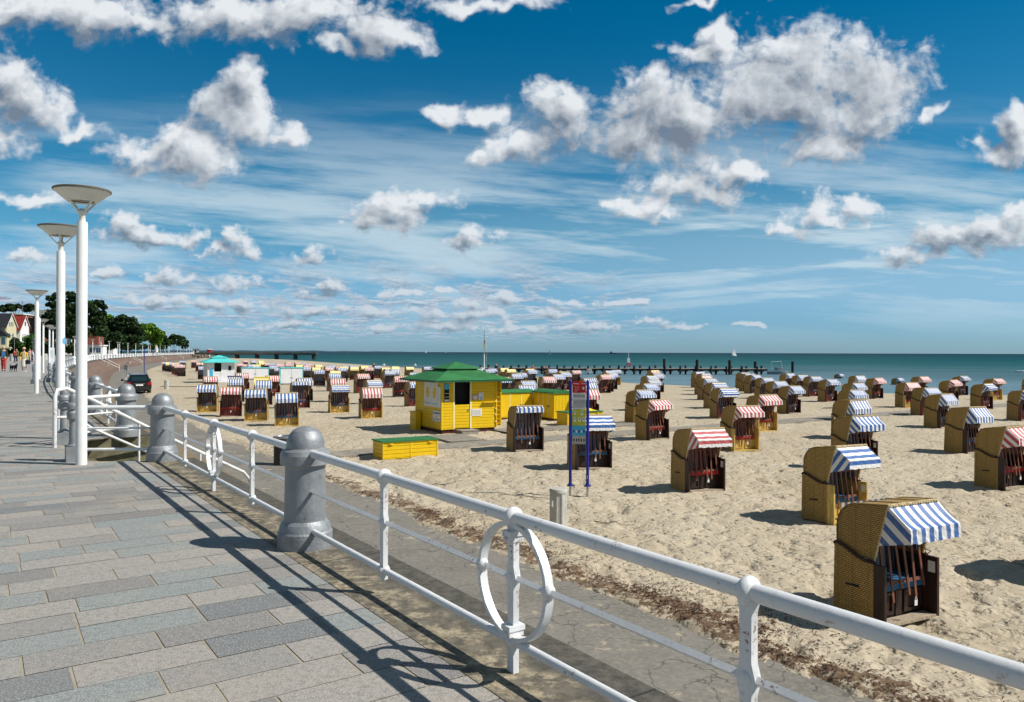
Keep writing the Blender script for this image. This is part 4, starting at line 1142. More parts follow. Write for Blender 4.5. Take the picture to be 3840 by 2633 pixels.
for t in [(1536,1430,'bv','rd'),(1481.7,1411,'rv','dk'),(1444,1393,'bh','rd'),(1463.6,1384.5,'bv','dk'),(1443.6,1382.6,'bv','rd'),(1432.6,1378.7,'yv','rd'),(1468.8,1373.5,'yv','dk'),(1467,1377,'yv','dk'),(1523,1375,'yv','rd'),(1537,1397,'bv','dk'),(1590,1375.5,'bv','rd')]: add('G', *t)
for t in [(1788,1377.4,'bv','dk'),(1831.6,1382,'bv','dk'),(1820,1386.5,'bv','dk'),(1878,1380,'yv','rd'),(1901,1384,'yv','rd'),(1918,1400.7,'bv','rd'),(1935,1397,'bv','rd'),(1866,1416,'bv','rd'),(1973.6,1384,'yv','rd'),(1980,1388.4,'bv','rd')]: add('H', *t)
for t in [(1942.6,1443,'bv','rd'),(1955.5,1430,'bv','rd'),(2034,1413.6,'rv','rd'),(2057.5,1385,'bv','rd'),(2096.5,1394,'yv','rd'),(2104,1398,'bv','rd'),(2074.5,1406,'bv','rd'),(2146,1387,'rv','rd')]: add('H2', *t)
for t in [(2179,1458,'rv','dk'),(2183,1433,'bv','dk'),(2190,1417.5,'bv','dk'),(2252,1404.5,'rv','dk'),(2264,1402,'bv','rd'),(2282,1397,'bv','dk'),(2272,1390.3,'bv','ye'),(2297,1387.5,'bv','ye')]: add('I', *t)
for t in [(2439,1499,'rv','dk'),(2386.5,1465.5,'bv','ye'),(2415,1440,'bv','rd'),(2431.7,1423.6,'bv','dk'),(2425,1410,'bh','dk'),(2451,1403,'bv','dk'),(2448.5,1398.4,'bv','dk'),(2443,1393,'rv','dk'),(2442,1388,'yv','dk')]: add('J', *t)
for t in [(2698,1456,'bh','rd'),(2670,1435.5,'bh','ye'),(2641.6,1418.7,'bv','rd'),(2631,1407.8,'rv','rd'),(2630,1399.8,'bv','rd'),(2610.7,1393.5,'bv','rd')]: add('K', *t)
for t in [(2849,1483,'rv','ye'),(2959.4,1446.5,'bv','dk'),(2902,1429.7,'bv','rd'),(2856.8,1416,'bv','rd'),(2819.8,1405.8,'bv','dk'),(2794,1401.5,'bv','rd'),(2778.5,1395.5,'bv','rd')]: add('L', *t)
add('S', 2757.8, 1522, 'rv', 'ye', lab='red-striped beach chair with pale ochre left board, behind the level red-striped one')
for t in [(2949.7,1400.7,'bv','rd'),(2992,1406.5,'bh','rd'),(3037.5,1412,'bv','rd'),(3101.6,1423,'bv','rd'),(3145.5,1402.4,'bv','rd'),(3208,1408.4,'bv','rd'),(3280.6,1417,'rv','dk')]: add('M0', *t)
for t in [(3198,1436.8,'bv','rd'),(3187.7,1461,'bv','rd'),(3182.5,1498,'bv','dk'),(3194.6,1557,'bv','dk'),(3134,1673,'bh','ye')]: add('M', *t)
for t in [(3365,1406.7,'bv','dk'),(3397.7,1435,'rv','ye'),(3462,1451.4,'bv','rd'),(3529.5,1476.4,'bv','dk'),(3631,1529,'bv','dk'),(3773.4,1601,'rv','dk')]: add('N', *t)
for t in [(3447,1412.7,'rv','rd'),(3564,1426.5,'rv','rd'),(3602.7,1411,'bv','dk'),(3691,1440,'bh','rd'),(3725.7,1420.4,'rv','ye'),(3832,1461.8,'bv','rd'),(3868,1416,'bv','rd')]: add('O', *t)
add('S', 3329, 1893, 'bv', 'dk', lab='nearest wicker beach chair at bottom right, with a royal blue and white striped awning', rz=27)
add('S', 2590, 1605, 'rh', 'dk', lab='beach chair with level red and white stripes, alone in mid foreground', rz=22)
add('S', 2173, 1558, 'bh', 'dk', lab='beach chair with level blue and white stripes, right behind the information sign', rz=18)
add('S', 1936, 1521, 'bv', 'dk', lab='beach chair with its striped awning folded back, in front of the yellow lockers', rz=22, shape='awning_up')
add('S', 4105, 1800, 'rv', 'dk', lab='beach chair cut by the right edge of the frame, only its dark side seen', rz=27)
M['aw_y2'] = plain('bright_yellow_tarp', (.75,.58,.03), .6, var=.1); M['tarp'] = plain('grey_tarp', (.10,.11,.11), .6, var=.2)
COLN = {'bv': 'blue-striped', 'bh': 'level blue-striped', 'rv': 'red-striped', 'rh': 'level red-striped', 'yv': 'cream yellow'}
for c in CH_:
    a, s_ = ray(c['px'], c['py']); z = -1.93
    for _ in range(12):
        Y = (EYE-(z+CH))/s_; z = sand_z(a*Y, Y)
    c['Y'] = Y; c['X'] = a*Y; c['z'] = z
GRP = 'hooded wicker beach chairs on the sand'
for cl in K:
    L = sorted([c for c in CH_ if c['cl'] == cl], key=lambda c: c['Y'])
    for k, c in enumerate(L):
        rz = radians(c.get('rz', K[cl][1]+random.uniform(-7, 7)))
        corner = Rz((-(CW/2-.055), 0, 0), rz)
        x, y = c['X']-corner.x, c['Y']-corner.y; z = sand_z(x, y)
        if c.get('cover'): lab = '%s beach chair %s, %s nearest' % ({'yellow': 'bright yellow covered', 'grey': 'dark grey covered'}[c['cover']], K[cl][0], ORD[k+1])
        elif c.get('lab'): lab = c['lab']
        else: lab = '%s beach chair, %s nearest %s' % (COLN[c['aw']], ORD[k+1], K[cl][0])
        if lab.split().__len__() > 16: lab = ' '.join(lab.replace(' and white', '-white').split())
        lod = 0 if c['Y'] < 26 else (1 if c['Y'] < 75 else 2)
        s_ = random.uniform(.985, 1.015)
        r = empty('beach_chair', (x, y, z-.01), rz, lab, 'beach chair', GRP, s_)
        if c['Y'] > 12: r.rotation_euler = (radians(random.uniform(-1, 1)), radians(random.uniform(-1.2, 1.2)), rz)
        shp = c.get('shape') or random.choice(['awning', 'awning', 'awning_short', 'awning_short', 'awning_low'])
        if c['Y'] < 20 and not c.get('shape'): shp = 'awning'
        beach_chair(r, c['aw'], c['fr'], lod, aw_shape=shp, hood_tilt=0 if c['Y'] < 20 or c.get('cover') else radians(random.choice([0, 0, random.uniform(-6, 5)])))
        if c.get('cover'):
            m_ = M['aw_y2'] if c['cover'] == 'yellow' else M['tarp']
            q = MB(); HX = CW/2-.03
            pr = [(-.03, 1.30), (-.05, 1.62), (.35, 1.64), (.60, 1.56), (.75, 1.42), (.83, 1.22), (.83, .85)]
            q.prism(pr+[(.2, .9)], 'x', -HX, HX); q.obj('cover', m_, r)
# ------------------------------------------------------------------ kiosk, lockers, chests
def surf(x, y):
    i = math.log(y/3.0)/math.log(520/3.0)*(NYg-1); j = (x/(y+4)+1.15)/2.5*(NXg-1)
    i = min(max(int(round(i)), 0), NYg-1); j = min(max(int(round(j)), 0), NXg-1)
    return float(Z[i, j])
TH = atan2(.517, .856)           # the kiosks and lockers share the chairs' orientation
_txt = {}
def text(s, size, m, parent, loc, rot, name='lettering', bold=False, sx=1.0, ext=.0008, align='CENTER'):
    cu = bpy.data.curves.new(name, 'FONT'); cu.body = s; cu.size = size; cu.align_x = align; cu.align_y = 'CENTER'; cu.extrude = ext
    if bold: cu.offset = size*.012
    o = bpy.data.objects.new(name, cu); COL.objects.link(o)
    dg = bpy.context.evaluated_depsgraph_get(); dg.update(); me = bpy.data.meshes.new_from_object(o.evaluated_get(dg)); bpy.data.objects.remove(o)
    me.materials.clear(); me.materials.append(m); me.name = name
    q = link(name, me, parent, loc); q.rotation_euler = rot; q.scale = (sx, 1, 1); return q
M['ink'] = plain('black_ink', (.02, .02, .022), .6); M['star'] = plain('yellow_star', (.72, .50, .02), .5); M['poster'] = plain('poster_white', (.72, .72, .70), .5, var=.03)
M['tblue'] = plain('poster_blue', (.05, .42, .66), .5); M['sred'] = plain('sign_red', (.55, .012, .02), .4); M['slime'] = plain('sign_lime', (.52, .56, .04), .5); M['ssky'] = plain('sign_sky_blue', (.06, .45, .72), .5)
M['whitei'] = plain('white_ink', (.85, .85, .85), .5)
def pyramid(mb, h, z0, h2, z1):
    a = [(-h, -h, z0), (h, -h, z0), (h, h, z0), (-h, h, z0), (-h2, -h2, z1), (h2, -h2, z1), (h2, h2, z1), (-h2, h2, z1)]
    mb.add(a, [(0, 1, 5, 4), (1, 2, 6, 5), (2, 3, 7, 6), (3, 0, 4, 7), (3, 2, 1, 0)])
def kiosk(loc, label, wall, trim, roof, edge, yellow=True, W=1.32):
    r = empty('kiosk', loc, TH, label, 'kiosk')
    H0, H1 = .20, 2.27
    mb = MB(); mb.box(-W+.06, W-.06, -W+.06, W-.06, -.3, H0); mb.obj('plinth', M['brnp'] if yellow else M['grwood'], r)
    # walls: front (-y) has a door opening from x -.85 to -.02
    dx0, dx1, dz = -.72, .02, 1.22
    mb = MB(); t = .05
    mb.box(-W, W, W-t, W, H0, H1); mb.box(-W, -W+t, -W, W-t, H0, H1); mb.box(W-t, W, -W, W-t, H0, H1)
    mb.box(-W+t, dx0, -W, -W+t, H0, H1); mb.box(dx1, W-t, -W, -W+t, H0, H1); mb.box(dx0, dx1, -W, -W+t, H1-.09, H1)
    mb.obj('wall', wall, r)
    mb = MB(); mb.box(dx0, dx1, -W+.012, -W+.045, H0+.03, dz); d = mb.obj('door', wall, r)
    MB().box(dx1-.10, dx1-.05, -W-.03, -W+.012, .95, 1.02).obj('handle', M['steel'], d)
    mb = MB(); mb.box(dx0-.06, dx0, -W-.012, -W+.03, H0, H1-.05); mb.box(dx1, dx1+.06, -W-.012, -W+.03, H0, H1-.05); mb.obj('door_frame', trim, r)
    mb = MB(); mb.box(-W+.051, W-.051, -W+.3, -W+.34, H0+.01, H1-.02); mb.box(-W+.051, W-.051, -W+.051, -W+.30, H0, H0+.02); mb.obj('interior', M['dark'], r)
    for sx in (-1, 1):
        for sy in (-1, 1): MB().box(sx*W-.05 if sx > 0 else -W-.012, W+.012 if sx > 0 else -W+.05, sy*W-.05 if sy > 0 else -W-.012, W+.012 if sy > 0 else -W+.05, H0-.01, H1-.03).obj('corner_board', M['yel'] if yellow else trim, r)
    mb = MB(); pyramid(mb, 1.86, H1, .72, 2.69); rf = mb.obj('roof', roof, r)
    mb = MB(); mb.box(-1.875, 1.875, -1.875, -1.845, H1-.07, H1+.012); mb.box(-1.875, 1.875, 1.845, 1.875, H1-.07, H1+.012); mb.box(-1.875, -1.845, -1.845, 1.845, H1-.07, H1+.012); mb.box(1.845, 1.875, -1.845, 1.845, H1-.07, H1+.012)
    mb.obj('fascia', edge, rf)
    mb = MB(); mb.box(-.70, .70, -.70, .70, 2.66, 2.76); mb.obj('lantern', M['dark'], rf)
    mb = MB(); pyramid(mb, .84, 2.745, .02, 3.03); mb.box(-.85, .85, -.85, .85, 2.715, 2.747); mb.obj('upper_roof', roof, rf)
    return r, W, H0, H1
kx, ky = -2.48, 33.9; kz = surf(kx, ky)-.02
kr, W_, H0, H1 = kiosk((kx, ky, kz), 'yellow wooden beach kiosk with a two tier green roof and open half door', M['ybh'], M['yel2'], M['grn'], M['grnd'])
# posters on the shaded left wall (local -x face): text rotates to face -x
rl = (radians(90), 0, radians(-90))
mb = MB(); mb.box(-W_-.035, -W_-.015, -1.02, -.36, 1.12, 2.18); mb.box(-W_-.035, -W_-.015, -.34, .32+.02, 1.12, 2.18) ; panel = mb.obj('poster', M['poster'], kr)
MB().box(-W_-.034, -W_-.015, -1.26, -1.06, 1.10, 1.98).obj('price_list', M['paper'], kr)
for yc in (-.69, -.01):
    mb = MB(); pts = []
    for k in range(16):
        a = pi/2+2*pi*k/16; rr = .26 if k % 2 == 0 else .155; pts.append((yc+rr*.85*cos(a), 1.72+rr*1.15*sin(a)))
    mb.prism(pts, 'x', -W_-.040, -W_-.036); mb.obj('star', M['star'], panel)
    text('STRANDKORB', .085, M['tblue'], panel, (-W_-.038, yc, 1.25), rl)
pn = MB().box(-W_-.034, -W_-.015, -1.24, -.52, .52, .98).obj('rental_sign', M['poster'], kr)
text('Strandkörbe', .135, M['ink'], pn, (-W_-.037, -.88, .88), rl, bold=True); text('frei', .08, M['ink'], pn, (-W_-.037, -.88, .74), rl); text('0151 / 4330338', .085, M['ink'], pn, (-W_-.037, -.88, .61), rl, bold=True)
# front notices
rf_ = (radians(90), 0, 0)
w = MB().box(-1.20, -.98, -W_-.02, -W_-.002, 1.36, 2.14).obj('window', M['dark'], kr)
MB().box(-1.20, -.98, -W_-.024, -W_-.021, 1.88, 2.14).obj('blue_poster', M['tblue'], w); MB().box(-1.19, -.99, -W_-.024, -W_-.021, 1.38, 1.46).obj('leaflet', M['paper'], w)
for z in (1.55, 1.70): MB().box(-1.19, -.99, -W_-.03, -W_-.021, z, z+.025).obj('shelf', M['steel'], w)
a = MB().box(.12, .42, -W_-.02, -W_-.002, 1.42, 1.64).obj('notice', M['sred'], kr); MB().box(.13, .41, -W_-.024, -W_-.021, 1.43, 1.63).obj('notice_face', M['poster'], a)
text('ABSTAND\nHALTEN', .05, M['sred'], a, (.27, -W_-.026, 1.575), rf_, bold=True)
for x in (.17, .36): MB().box(x-.012, x+.012, -W_-.028, -W_-.025, 1.445, 1.50).ball((x, -W_-.026, 1.52), .014, .003, .014).obj('figure', M['ink'], a)
a = MB().box(.44, .66, -W_-.02, -W_-.002, 1.40, 1.72).obj('notice', M['poster'], kr)
q = MB(); q.tube([(.55+.05*cos(t*pi/8), -W_-.024, 1.47+.05*sin(t*pi/8)) for t in range(16)], .012, 5, closed=True); q.obj('round_mark', M['tblue'], a)
a = MB().box(.12, .58, -W_-.02, -W_-.002, .72, 1.02).obj('notice', M['paper'], kr)
for i in range(5): MB().box(.16, .54-.03*(i % 2), -W_-.023, -W_-.0205, .96-.048*i, .968-.048*i).obj('text_line', M['ink'], a)
MB().box(.62, 1.30, -W_-.14, -W_, 1.285, 1.31).obj('counter_shelf', M['yel'], kr)
q = MB()
for x in (W_-.02, W_+.20): q.box(x-.02, x+.02, -W_-.05, -W_+.25, .26, 2.2)
for z in [.35+.19*i for i in range(10)]: q.box(W_, W_+.18, -W_-.03, -W_+.0, z, z+.022)
q.obj('rack', M['yel'], kr)
for z in (.42, .72, .98, 1.32): MB().box(W_-.07, W_-.03, -W_-.05, -W_-.012, z, z+.07).obj('hinge', M['whitei'], kr)
sp = kr.matrix_world
def kl(x, y, z): v = Rz((x, y, z), TH); return (kx+v.x, ky+v.y, kz+v.z)
o = MB().box(-.38, .38, -.28, .28, 0, .16).box(-.42, .42, -.30, .30, .16, .19).obj('door_step', M['grwood'], None, kl(-.3, -1.68, -.0)); o.rotation_euler = (0, 0, TH); tag(o, 'low grey wooden step in front of the kiosk half door', 'step')
o = MB().box(-.12, .12, -.3, .3, 0, .80).box(-.14, .14, -.34, .34, .80, .84).obj('waste_bin', [M['yel']], None, kl(-1.50, .95, 0)); o.rotation_euler = (0, 0, TH); tag(o, 'narrow yellow box with dark lid against the left wall of the kiosk', 'box')
sp = link('ground_board', MB().box(-.5, .5, -.2, .2, 0, .03).mesh('ground_board', M['plank']), None, kl(-1.0, -1.75, .02)); sp.rotation_euler = (0, 0, TH+.5); tag(sp, 'loose reddish board on the sand at the kiosk corner', 'board')

tx, ty = -32.4, 85.0; tz = surf(tx, ty)
kt = kiosk((tx, ty, tz-.02), 'white wooden beach hut with a turquoise hipped roof and dark doorway', M['wbh'], M['wht2'], M['tur'], M['tur'], False, 1.38)[0]
MB().box(.75, 1.05, -1.40, -1.385, 1.35, 1.85).obj('window', M['dark'], kt)
MB().box(-1.15, -.85, -1.42, -1.39, .5, 1.5).obj('poster', M['tblue'], kt); MB().box(-.4, 1.2, -1.80, -1.45, .05, .2).obj('step', M['wht2'], kt)

def locker(loc, rz, L, D, H, label, wall, roofm, ndoors, side, crown=.13, trimm=None):
    r = empty('locker', loc, rz, label, 'locker')
    MB().box(-L/2+.03, L/2-.03, -D/2+.03, D/2-.03, -.15, .08).obj('plinth', M['brnp'], r)
    MB().box(-L/2, L/2, -D/2, D/2, .08, H).obj('body', wall, r)
    w = L/ndoors
    for i in range(ndoors):
        x0 = -L/2+i*w
        d = MB().box(x0+.02, x0+w-.02, -D/2-.022, -D/2-.002, .14, H-.10).obj('door', wall, r)
        MB().box(x0+w-.09 if i % 2 == 0 else x0+.05, x0+w-.05 if i % 2 == 0 else x0+.09, -D/2-.05, -D/2-.022, .62, .74).obj('handle', M['brnp'], d)
        MB().box(x0+w-.018, x0+w+.018, -D/2-.03, -D/2-.001, .10, H-.08).obj('batten', trimm or M['yel2'], r) if i < ndoors-1 else None
    n = 10; prof = []
    for k in range(n+1): t = -1+2*k/n; prof.append((t*(D/2+.07), H+.02+crown*(1-t*t)))
    poly_ = prof+[(D/2+.07, H-.03), (-D/2-.07, H-.03)]
    MB().prism(poly_, 'x', -L/2-.06, L/2+.06).obj('roof', roofm, r)
    return r
def local_pt(px, py, off): p = G(px, py, -1.95); v = Rz(off, TH); return (p.x+v.x, p.y+v.y, surf(p.x+v.x, p.y+v.y))
e1 = Vector((.856, .517)); e2 = Vector((-.517, .856))
def at2(x, y): return (x, y, surf(x, y))
c = Vector((-.64, 39.1))+e1*.62+e2*.5
locker(at2(c.x, c.y), TH, 2.8, 1.0, 1.36, 'long yellow locker with a low green roof between kiosk and second locker', M['yel'], M['grn'], 4, 'x')
c = Vector((2.11, 38.5))+e1*.5+e2*.95
locker(at2(c.x, c.y), TH-pi/2, 1.9, 1.0, 1.36, 'yellow locker turned sideways with a curved green roof and upright boards on its end', M['ybv2'], M['grn'], 4, 'y')
def chest(loc, rz, L, D, H, label, lidm):
    r = empty('storage_chest', loc, rz, label, 'chest', 'yellow chests with green lids')
    MB().box(-L/2, L/2, -D/2, D/2, -.03, H).obj('body', M['ybh'], r)
    q = MB(); 
    for x in (-L/2+.02, 0, L/2-.02): q.box(x-.02, x+.02, -D/2-.012, -D/2+.01, -.02, H-.01)
    q.obj('batten', M['yel'], r)
    l = MB().box(-L/2-.04, L/2+.04, -D/2-.04, D/2+.04, H+.004, H+.045).obj('lid', lidm, r)
    for x in (-L/2+.28, L/2-.28): MB().box(x-.07, x+.07, -D/2-.05, -D/2-.013, H-.07, H-.03).obj('handle', M['yel'], r)
    return r
c = Vector((-4.11, 24.5))+e1*.97+e2*.42
chest(at2(c.x, c.y), TH, 1.94, .85, .50, 'yellow chest with green lid standing in front of the kiosk by the boardwalk', M['grn'])
c = Vector((2.59, 35.66))+e1*1.02+e2*.45
chest(at2(c.x, c.y), TH, 2.05, .85, .62, 'yellow chest with green lid and a crumpled yellow cloth, behind the information sign', M['grn'])
q = MB(); rr = random.Random(3); n = 14; vs = []
for i in range(n+1):
    for j in range(7): vs.append((-.45+.9*i/n, -.3+.6*j/6, .03+.10*rr.random()*sin(pi*i/n)*sin(pi*j/6)+.05*sin(pi*j/6)*sin(pi*i/n)))
q.smooth = True; q.add(vs, [(i*7+j, (i+1)*7+j, (i+1)*7+j+1, i*7+j+1) for i in range(n) for j in range(6)])
zt = surf(c.x, c.y)+.66; v = e1*.42
o = q.obj('cloth', M['aw_y2'], None, (c.x+v.x, c.y+v.y, zt-.02)); o.rotation_euler = (0, 0, TH); tag(o, 'crumpled yellow cloth lying on the lid of the chest behind the sign', 'cloth')
for (px, py, L, D, H, lab) in ((910, 1425.5, 3.1, 1.2, 1.42, 'long white locker with turquoise edge, right of the turquoise roofed hut'), (1055, 1444, 2.25, 1.1, 1.72, 'tall white locker with turquoise edge, right of the lower white locker')):
    p = G(px, py, -1.95); v = e1*(L/2)+e2*(D/2)
    rzz = TH-.12
    lk = locker(at2(p.x+v.x, p.y+v.y), rzz, L, D, H, lab, M['wht2'], M['tur'], 2, 'x', .04, M['tur'])
    for x in (-L/2, L/2): MB().box(x-.04, x+.04, -D/2-.03, -D/2+.02, .0, H).obj('corner_board', M['tur'], lk)

# information sign
sx, sy = 1.40, 18.35
sz = surf(sx, sy)
r = empty('information_sign', (sx, sy, sz), radians(-8), 'tall information board between two navy blue posts standing in the sand', 'sign')
PW = .41
for s_ in (0, 1):
    x = s_*PW
    p = MB().lathe([(.036, .30), (.036, 2.72), (.028, 2.76), (.004, 2.775)], 14, (x, 0, 0)).obj('post', M['navy'], r)
    MB().lathe([(.085, .245), (.085, .262), (.055, .27), (.032, .33)], 14, (x, 0, 0)).obj('flange', M['navy'], p)
    MB().lathe([(.028, -.2), (.028, .225), (.085, .23), (.085, .245)], 12, (x, 0, 0)).obj('anchor', M['steel'], p)
b0, b1 = .045, PW-.045
def pan(nm, m, z0, z1, par=None): return MB().box(b0, b1, -.012, .012, z0, z1).obj(nm, m, par or r)
pr_ = pan('red_panel', M['sred'], 2.46, 2.73); pw_ = pan('white_panel', M['poster'], 2.07, 2.455); py_ = pan('lime_panel', M['slime'], 1.68, 2.065); pb_ = pan('picture_panel', M['ssky'], 1.44, 1.675); pc_ = pan('symbol_panel', M['conc'], 1.24, 1.435)
rt = (radians(90), 0, 0)
text('Strandzugang', .042, M['whitei'], pr_, (b0+.085, -.014, 2.68), rt, bold=True, sx=.62); text('STRAND', .040, M['whitei'], pr_, (b1-.055, -.014, 2.68), rt, bold=True, sx=.7)
text('Notruf 112', .032, M['whitei'], pr_, (b0+.11, -.014, 2.60), rt, sx=.8); text('Erste Hilfe', .030, M['whitei'], pr_, (b0+.11, -.014, 2.55), rt, sx=.8); text('DLRG', .030, M['whitei'], pr_, (b0+.09, -.014, 2.505), rt)
MB().ball((b1-.06, -.014, 2.57), .028, .004, .036, 10, 6).obj('eagle_mark', M['whitei'], pr_)
for i in range(4):
    xc = b0+.055+.072*i
    q = MB(); q.tube([(xc+.026*cos(t*pi/8), -.014, 2.385+.030*sin(t*pi/8)) for t in range(16)], .004, 5, closed=True); q.bar((xc-.016, -.014, 2.37), (xc+.016, -.014, 2.40), .010, .004); q.obj('symbol', M['ink'], pw_)
q = MB()
for i in range(7): q.box(b0+.02, b1-.02-(.05 if i == 6 else 0), -.0145, -.0125, 2.28-.028*i, 2.288-.028*i)
q.obj('text_lines', M['ink'], pw_)
for (x, z) in ((.06, 1.99), (.23, 1.99), (.06, 1.83), (.17, 1.83), (.27, 1.83)):
    q = MB().box(b0+x-.028, b0+x+.028, -.0145, -.0125, z-.055, z+.045).obj('picture', M['whitei'], py_); MB().ball((b0+x, -.016, z+.01), .014, .002, .018, 8, 5).obj('mark', M['ink'], q)
for i in range(5): MB().ball((b0+.04+.06*i, -.014, 1.54), .020, .003, .034, 8, 5).obj('figure', M['whitei'] if i % 2 else M['navy'], pb_)
for i in range(5): MB().ball((b0+.04+.06*i, -.014, 1.335), .016, .003, .040, 8, 5).obj('figure', M['ink'], pc_)
MB().box(-.004+PW+.0, PW+.004, -.036, -.030, .42, .50).obj('label', M['whitei'], r)

# ribbed concrete posts on the beach
q = MB(); N = 16; pr1 = []
for k in range(N*2): a = 2*pi*k/(N*2); rr_ = .175 if k % 4 < 2 else .160; pr1.append((rr_*cos(a), rr_*sin(a)))
q.prism(pr1, 'z', -.15, .64); body_me = q.mesh('ribbed_body', M['conc'])
cap_me = MB().lathe([(.180, .642), (.182, .70), (.165, .722), (.02, .728)], 24).mesh('cap', M['conc'])
lab_me = MB().box(-.178, -.160, -.12, -.04, .38, .50).mesh('sticker', M['poster'])
def rib(px, py, lab, s=1.0):
    p = G(px, py, -1.98); z = surf(p.x, p.y)
    for _ in range(4): p = G(px, py, z); z = surf(p.x, p.y)
    r = empty('ribbed_post', (p.x, p.y, z), .35, lab, 'post', 'pale ribbed posts on the beach', s)
    link('body', body_me, r); link('cap', cap_me, r); l = link('sticker', lab_me, r); return r
rib(2093, 1972, 'pale grey ribbed concrete post in the sand beside the information sign')
rib(624.5, 1460, 'pale ribbed post in the sand at left, in front of the dark car', 1.12)
rib(554, 1362, 'small pale ribbed post on the far beach path', 1.1)
p = G(1061, 1744, -1.93)
r = empty('litter_bin', (p.x, p.y, surf(p.x, p.y)), 0, 'dark grey cylindrical litter bin behind the big front bollard', 'bin')
MB().lathe([(.27, -.05), (.27, .80)], 28).obj('body', plain('dark_bin', (.045, .05, .055), .4, .4), r); MB().lathe([(.275, .80), (.29, .82), (.29, .86), (.22, .875), (.20, .82)], 28, cap=False).obj('lid', M['steel'], r)

# boardwalks
def _bw(q, bs, out):
    u, v, _ = q.xyz(uvc(q)); fr_ = q.m('FRACT', q.m('DIVIDE', v, .105)); gr = q.m('LESS_THAN', fr_, .16)
    idn = q.noise(q.comb(0.0, q.m('MULTIPLY', q.m('FLOOR', q.m('DIVIDE', v, .105)), 7.31), 0.0), 1.0, 1, .5)
    n = q.noise(wpos(q), 5, 6, .7)
    c = q.mix(q.ramp(idn, .3, .7), C(.22, .195, .16), C(.33, .30, .25)); c = q.mix(q.m('MULTIPLY', q.ramp(n, .50, .66), .75), c, C(.47, .40, .29))
    c = q.mix(gr, c, C(.035, .03, .022)); q.set(bs.inputs['Base Color'], c); bs.inputs['Roughness'].default_value = .9
M['bw'] = mat('weathered_boardwalk', _bw)
def boardwalk(a, c, w, label, lift=.035):
    a = Vector(a); c = Vector(c); d = c-a; n = max(2, int(d.length/.8)); t = d.normalized(); nn = Vector((-t.y, t.x)); mb = MB(); vs = []
    for i in range(n+1):
        p = a.lerp(c, i/n)
        z = max([surf(p.x+nn.x*k*w/2, p.y+nn.y*k*w/2) for k in (-1, -.5, 0, .5, 1)])*.5+sand_z(p.x, p.y)*.5+lift
        for k in (-1, 1): vs.append((p.x+nn.x*k*w/2, p.y+nn.y*k*w/2, z))
    for i in range(n): mb.add([vs[2*i], vs[2*i+1], vs[2*i+3], vs[2*i+2]], [(0, 1, 2, 3)], [[(0, i*.8), (w, i*.8), (w, (i+1)*.8), (0, (i+1)*.8)]])
    for s_ in (0, 1):
        for i in range(n):
            p, q_ = Vector(vs[2*i+s_]), Vector(vs[2*i+2+s_]); dz = Vector((0, 0, .09)); mb.add([p, q_, q_-dz, p-dz], [(0, 1, 2, 3)], [[(0, i*.8), (0, i*.8+.8), (.1, i*.8+.8), (.1, i*.8)]])
    return tag(mb.obj('boardwalk', [M['bw']]), label, 'boardwalk')
boardwalk((-7.9-1.8, 24.1-1.2), (34, 51.9), 1.30, 'long grey wooden boardwalk crossing the beach past the kiosk', .045)
boardwalk((-2.75, 31.1), (-1.6, 29.1), 1.5, 'short wooden mat leading from the kiosk step to the long boardwalk', .07)
boardwalk((-.6, 33.0), (6.2, 37.1), 1.5, 'pale wooden platform in front of the yellow lockers', .05)

# seaweed line and twigs along the edge of the sand
rs = np.random.RandomState(11); mb = MB()
for i in range(14000):
    s__ = -7+16*rs.rand(); cl_ = vnoise(np.array([s__*1.7]), np.array([3.3]))[0]
    if rs.rand() > .15+1.1*cl_**2*(1 if s__ < 3 else .5): continue
    n_ = 5.72+.13*rs.randn()+.10*sin(s__*1.3)+.06*sin(s__*3.1)+(1.1*rs.rand()**4)
    w = P1+UW*s__+NW*n_
    if w.y < 3.4: continue
    z = surf(w.x, w.y); a = rs.rand()*pi; L = .012+.04*rs.rand(); wd = .004+.006*rs.rand(); dx, dy = cos(a)*L, sin(a)*L; ex, ey = -sin(a)*wd, cos(a)*wd
    h = z+.004+.02*rs.rand()
    mb.add([(w.x-dx, w.y-dy, z+.002), (w.x+ex, w.y+ey, h), (w.x+dx, w.y+dy, z+.006), (w.x-ex, w.y-ey, h+.002)], [(0, 1, 2, 3)])
mb.keep = True
tag(mb.obj('seaweed', [plain('dry_seaweed', (.075, .028, .012), .9, var=.4, scale=30)]), kind='stuff')
M['twig'] = plain('dry_twig', (.05, .030, .018), .8)
def twig(px, py, L, a, lab, br=3):
    p = G(px, py, -1.98); z = surf(p.x, p.y); mb = MB(); r_ = random.Random(px)
    def go(x, y, a, L, w, d):
        pts = []; n = 6
        for k in range(n+1):
            pts.append((x, y, surf(x, y)+.012+w)); a += r_.uniform(-.25, .25); x += cos(a)*L/n; y += sin(a)*L/n
            if d and r_.random() < .35: go(x, y, a+r_.choice([-1, 1])*r_.uniform(.4, .9), L*.4, w*.6, d-1)
        mb.tube(pts, [w*(1-.6*k/n) for k in range(n+1)], 5)
    go(p.x, p.y, a, L, .008, 1)
    tag(mb.obj('twig', [M['twig']]), lab, 'twig', 'dry twigs on the sand')
twig(2226, 1955, .9, -.15, 'forked dry twig on the sand right of the ribbed post'); twig(1890, 1870, 1.3, -.2, 'long thin dry twig on the sand left of the ribbed post')
twig(1620, 1830, .7, .2, 'small bushy twig on the sand beyond the front railing'); twig(3740, 2090, .6, -1.2, 'curved dry stalk at the right edge of the sand')
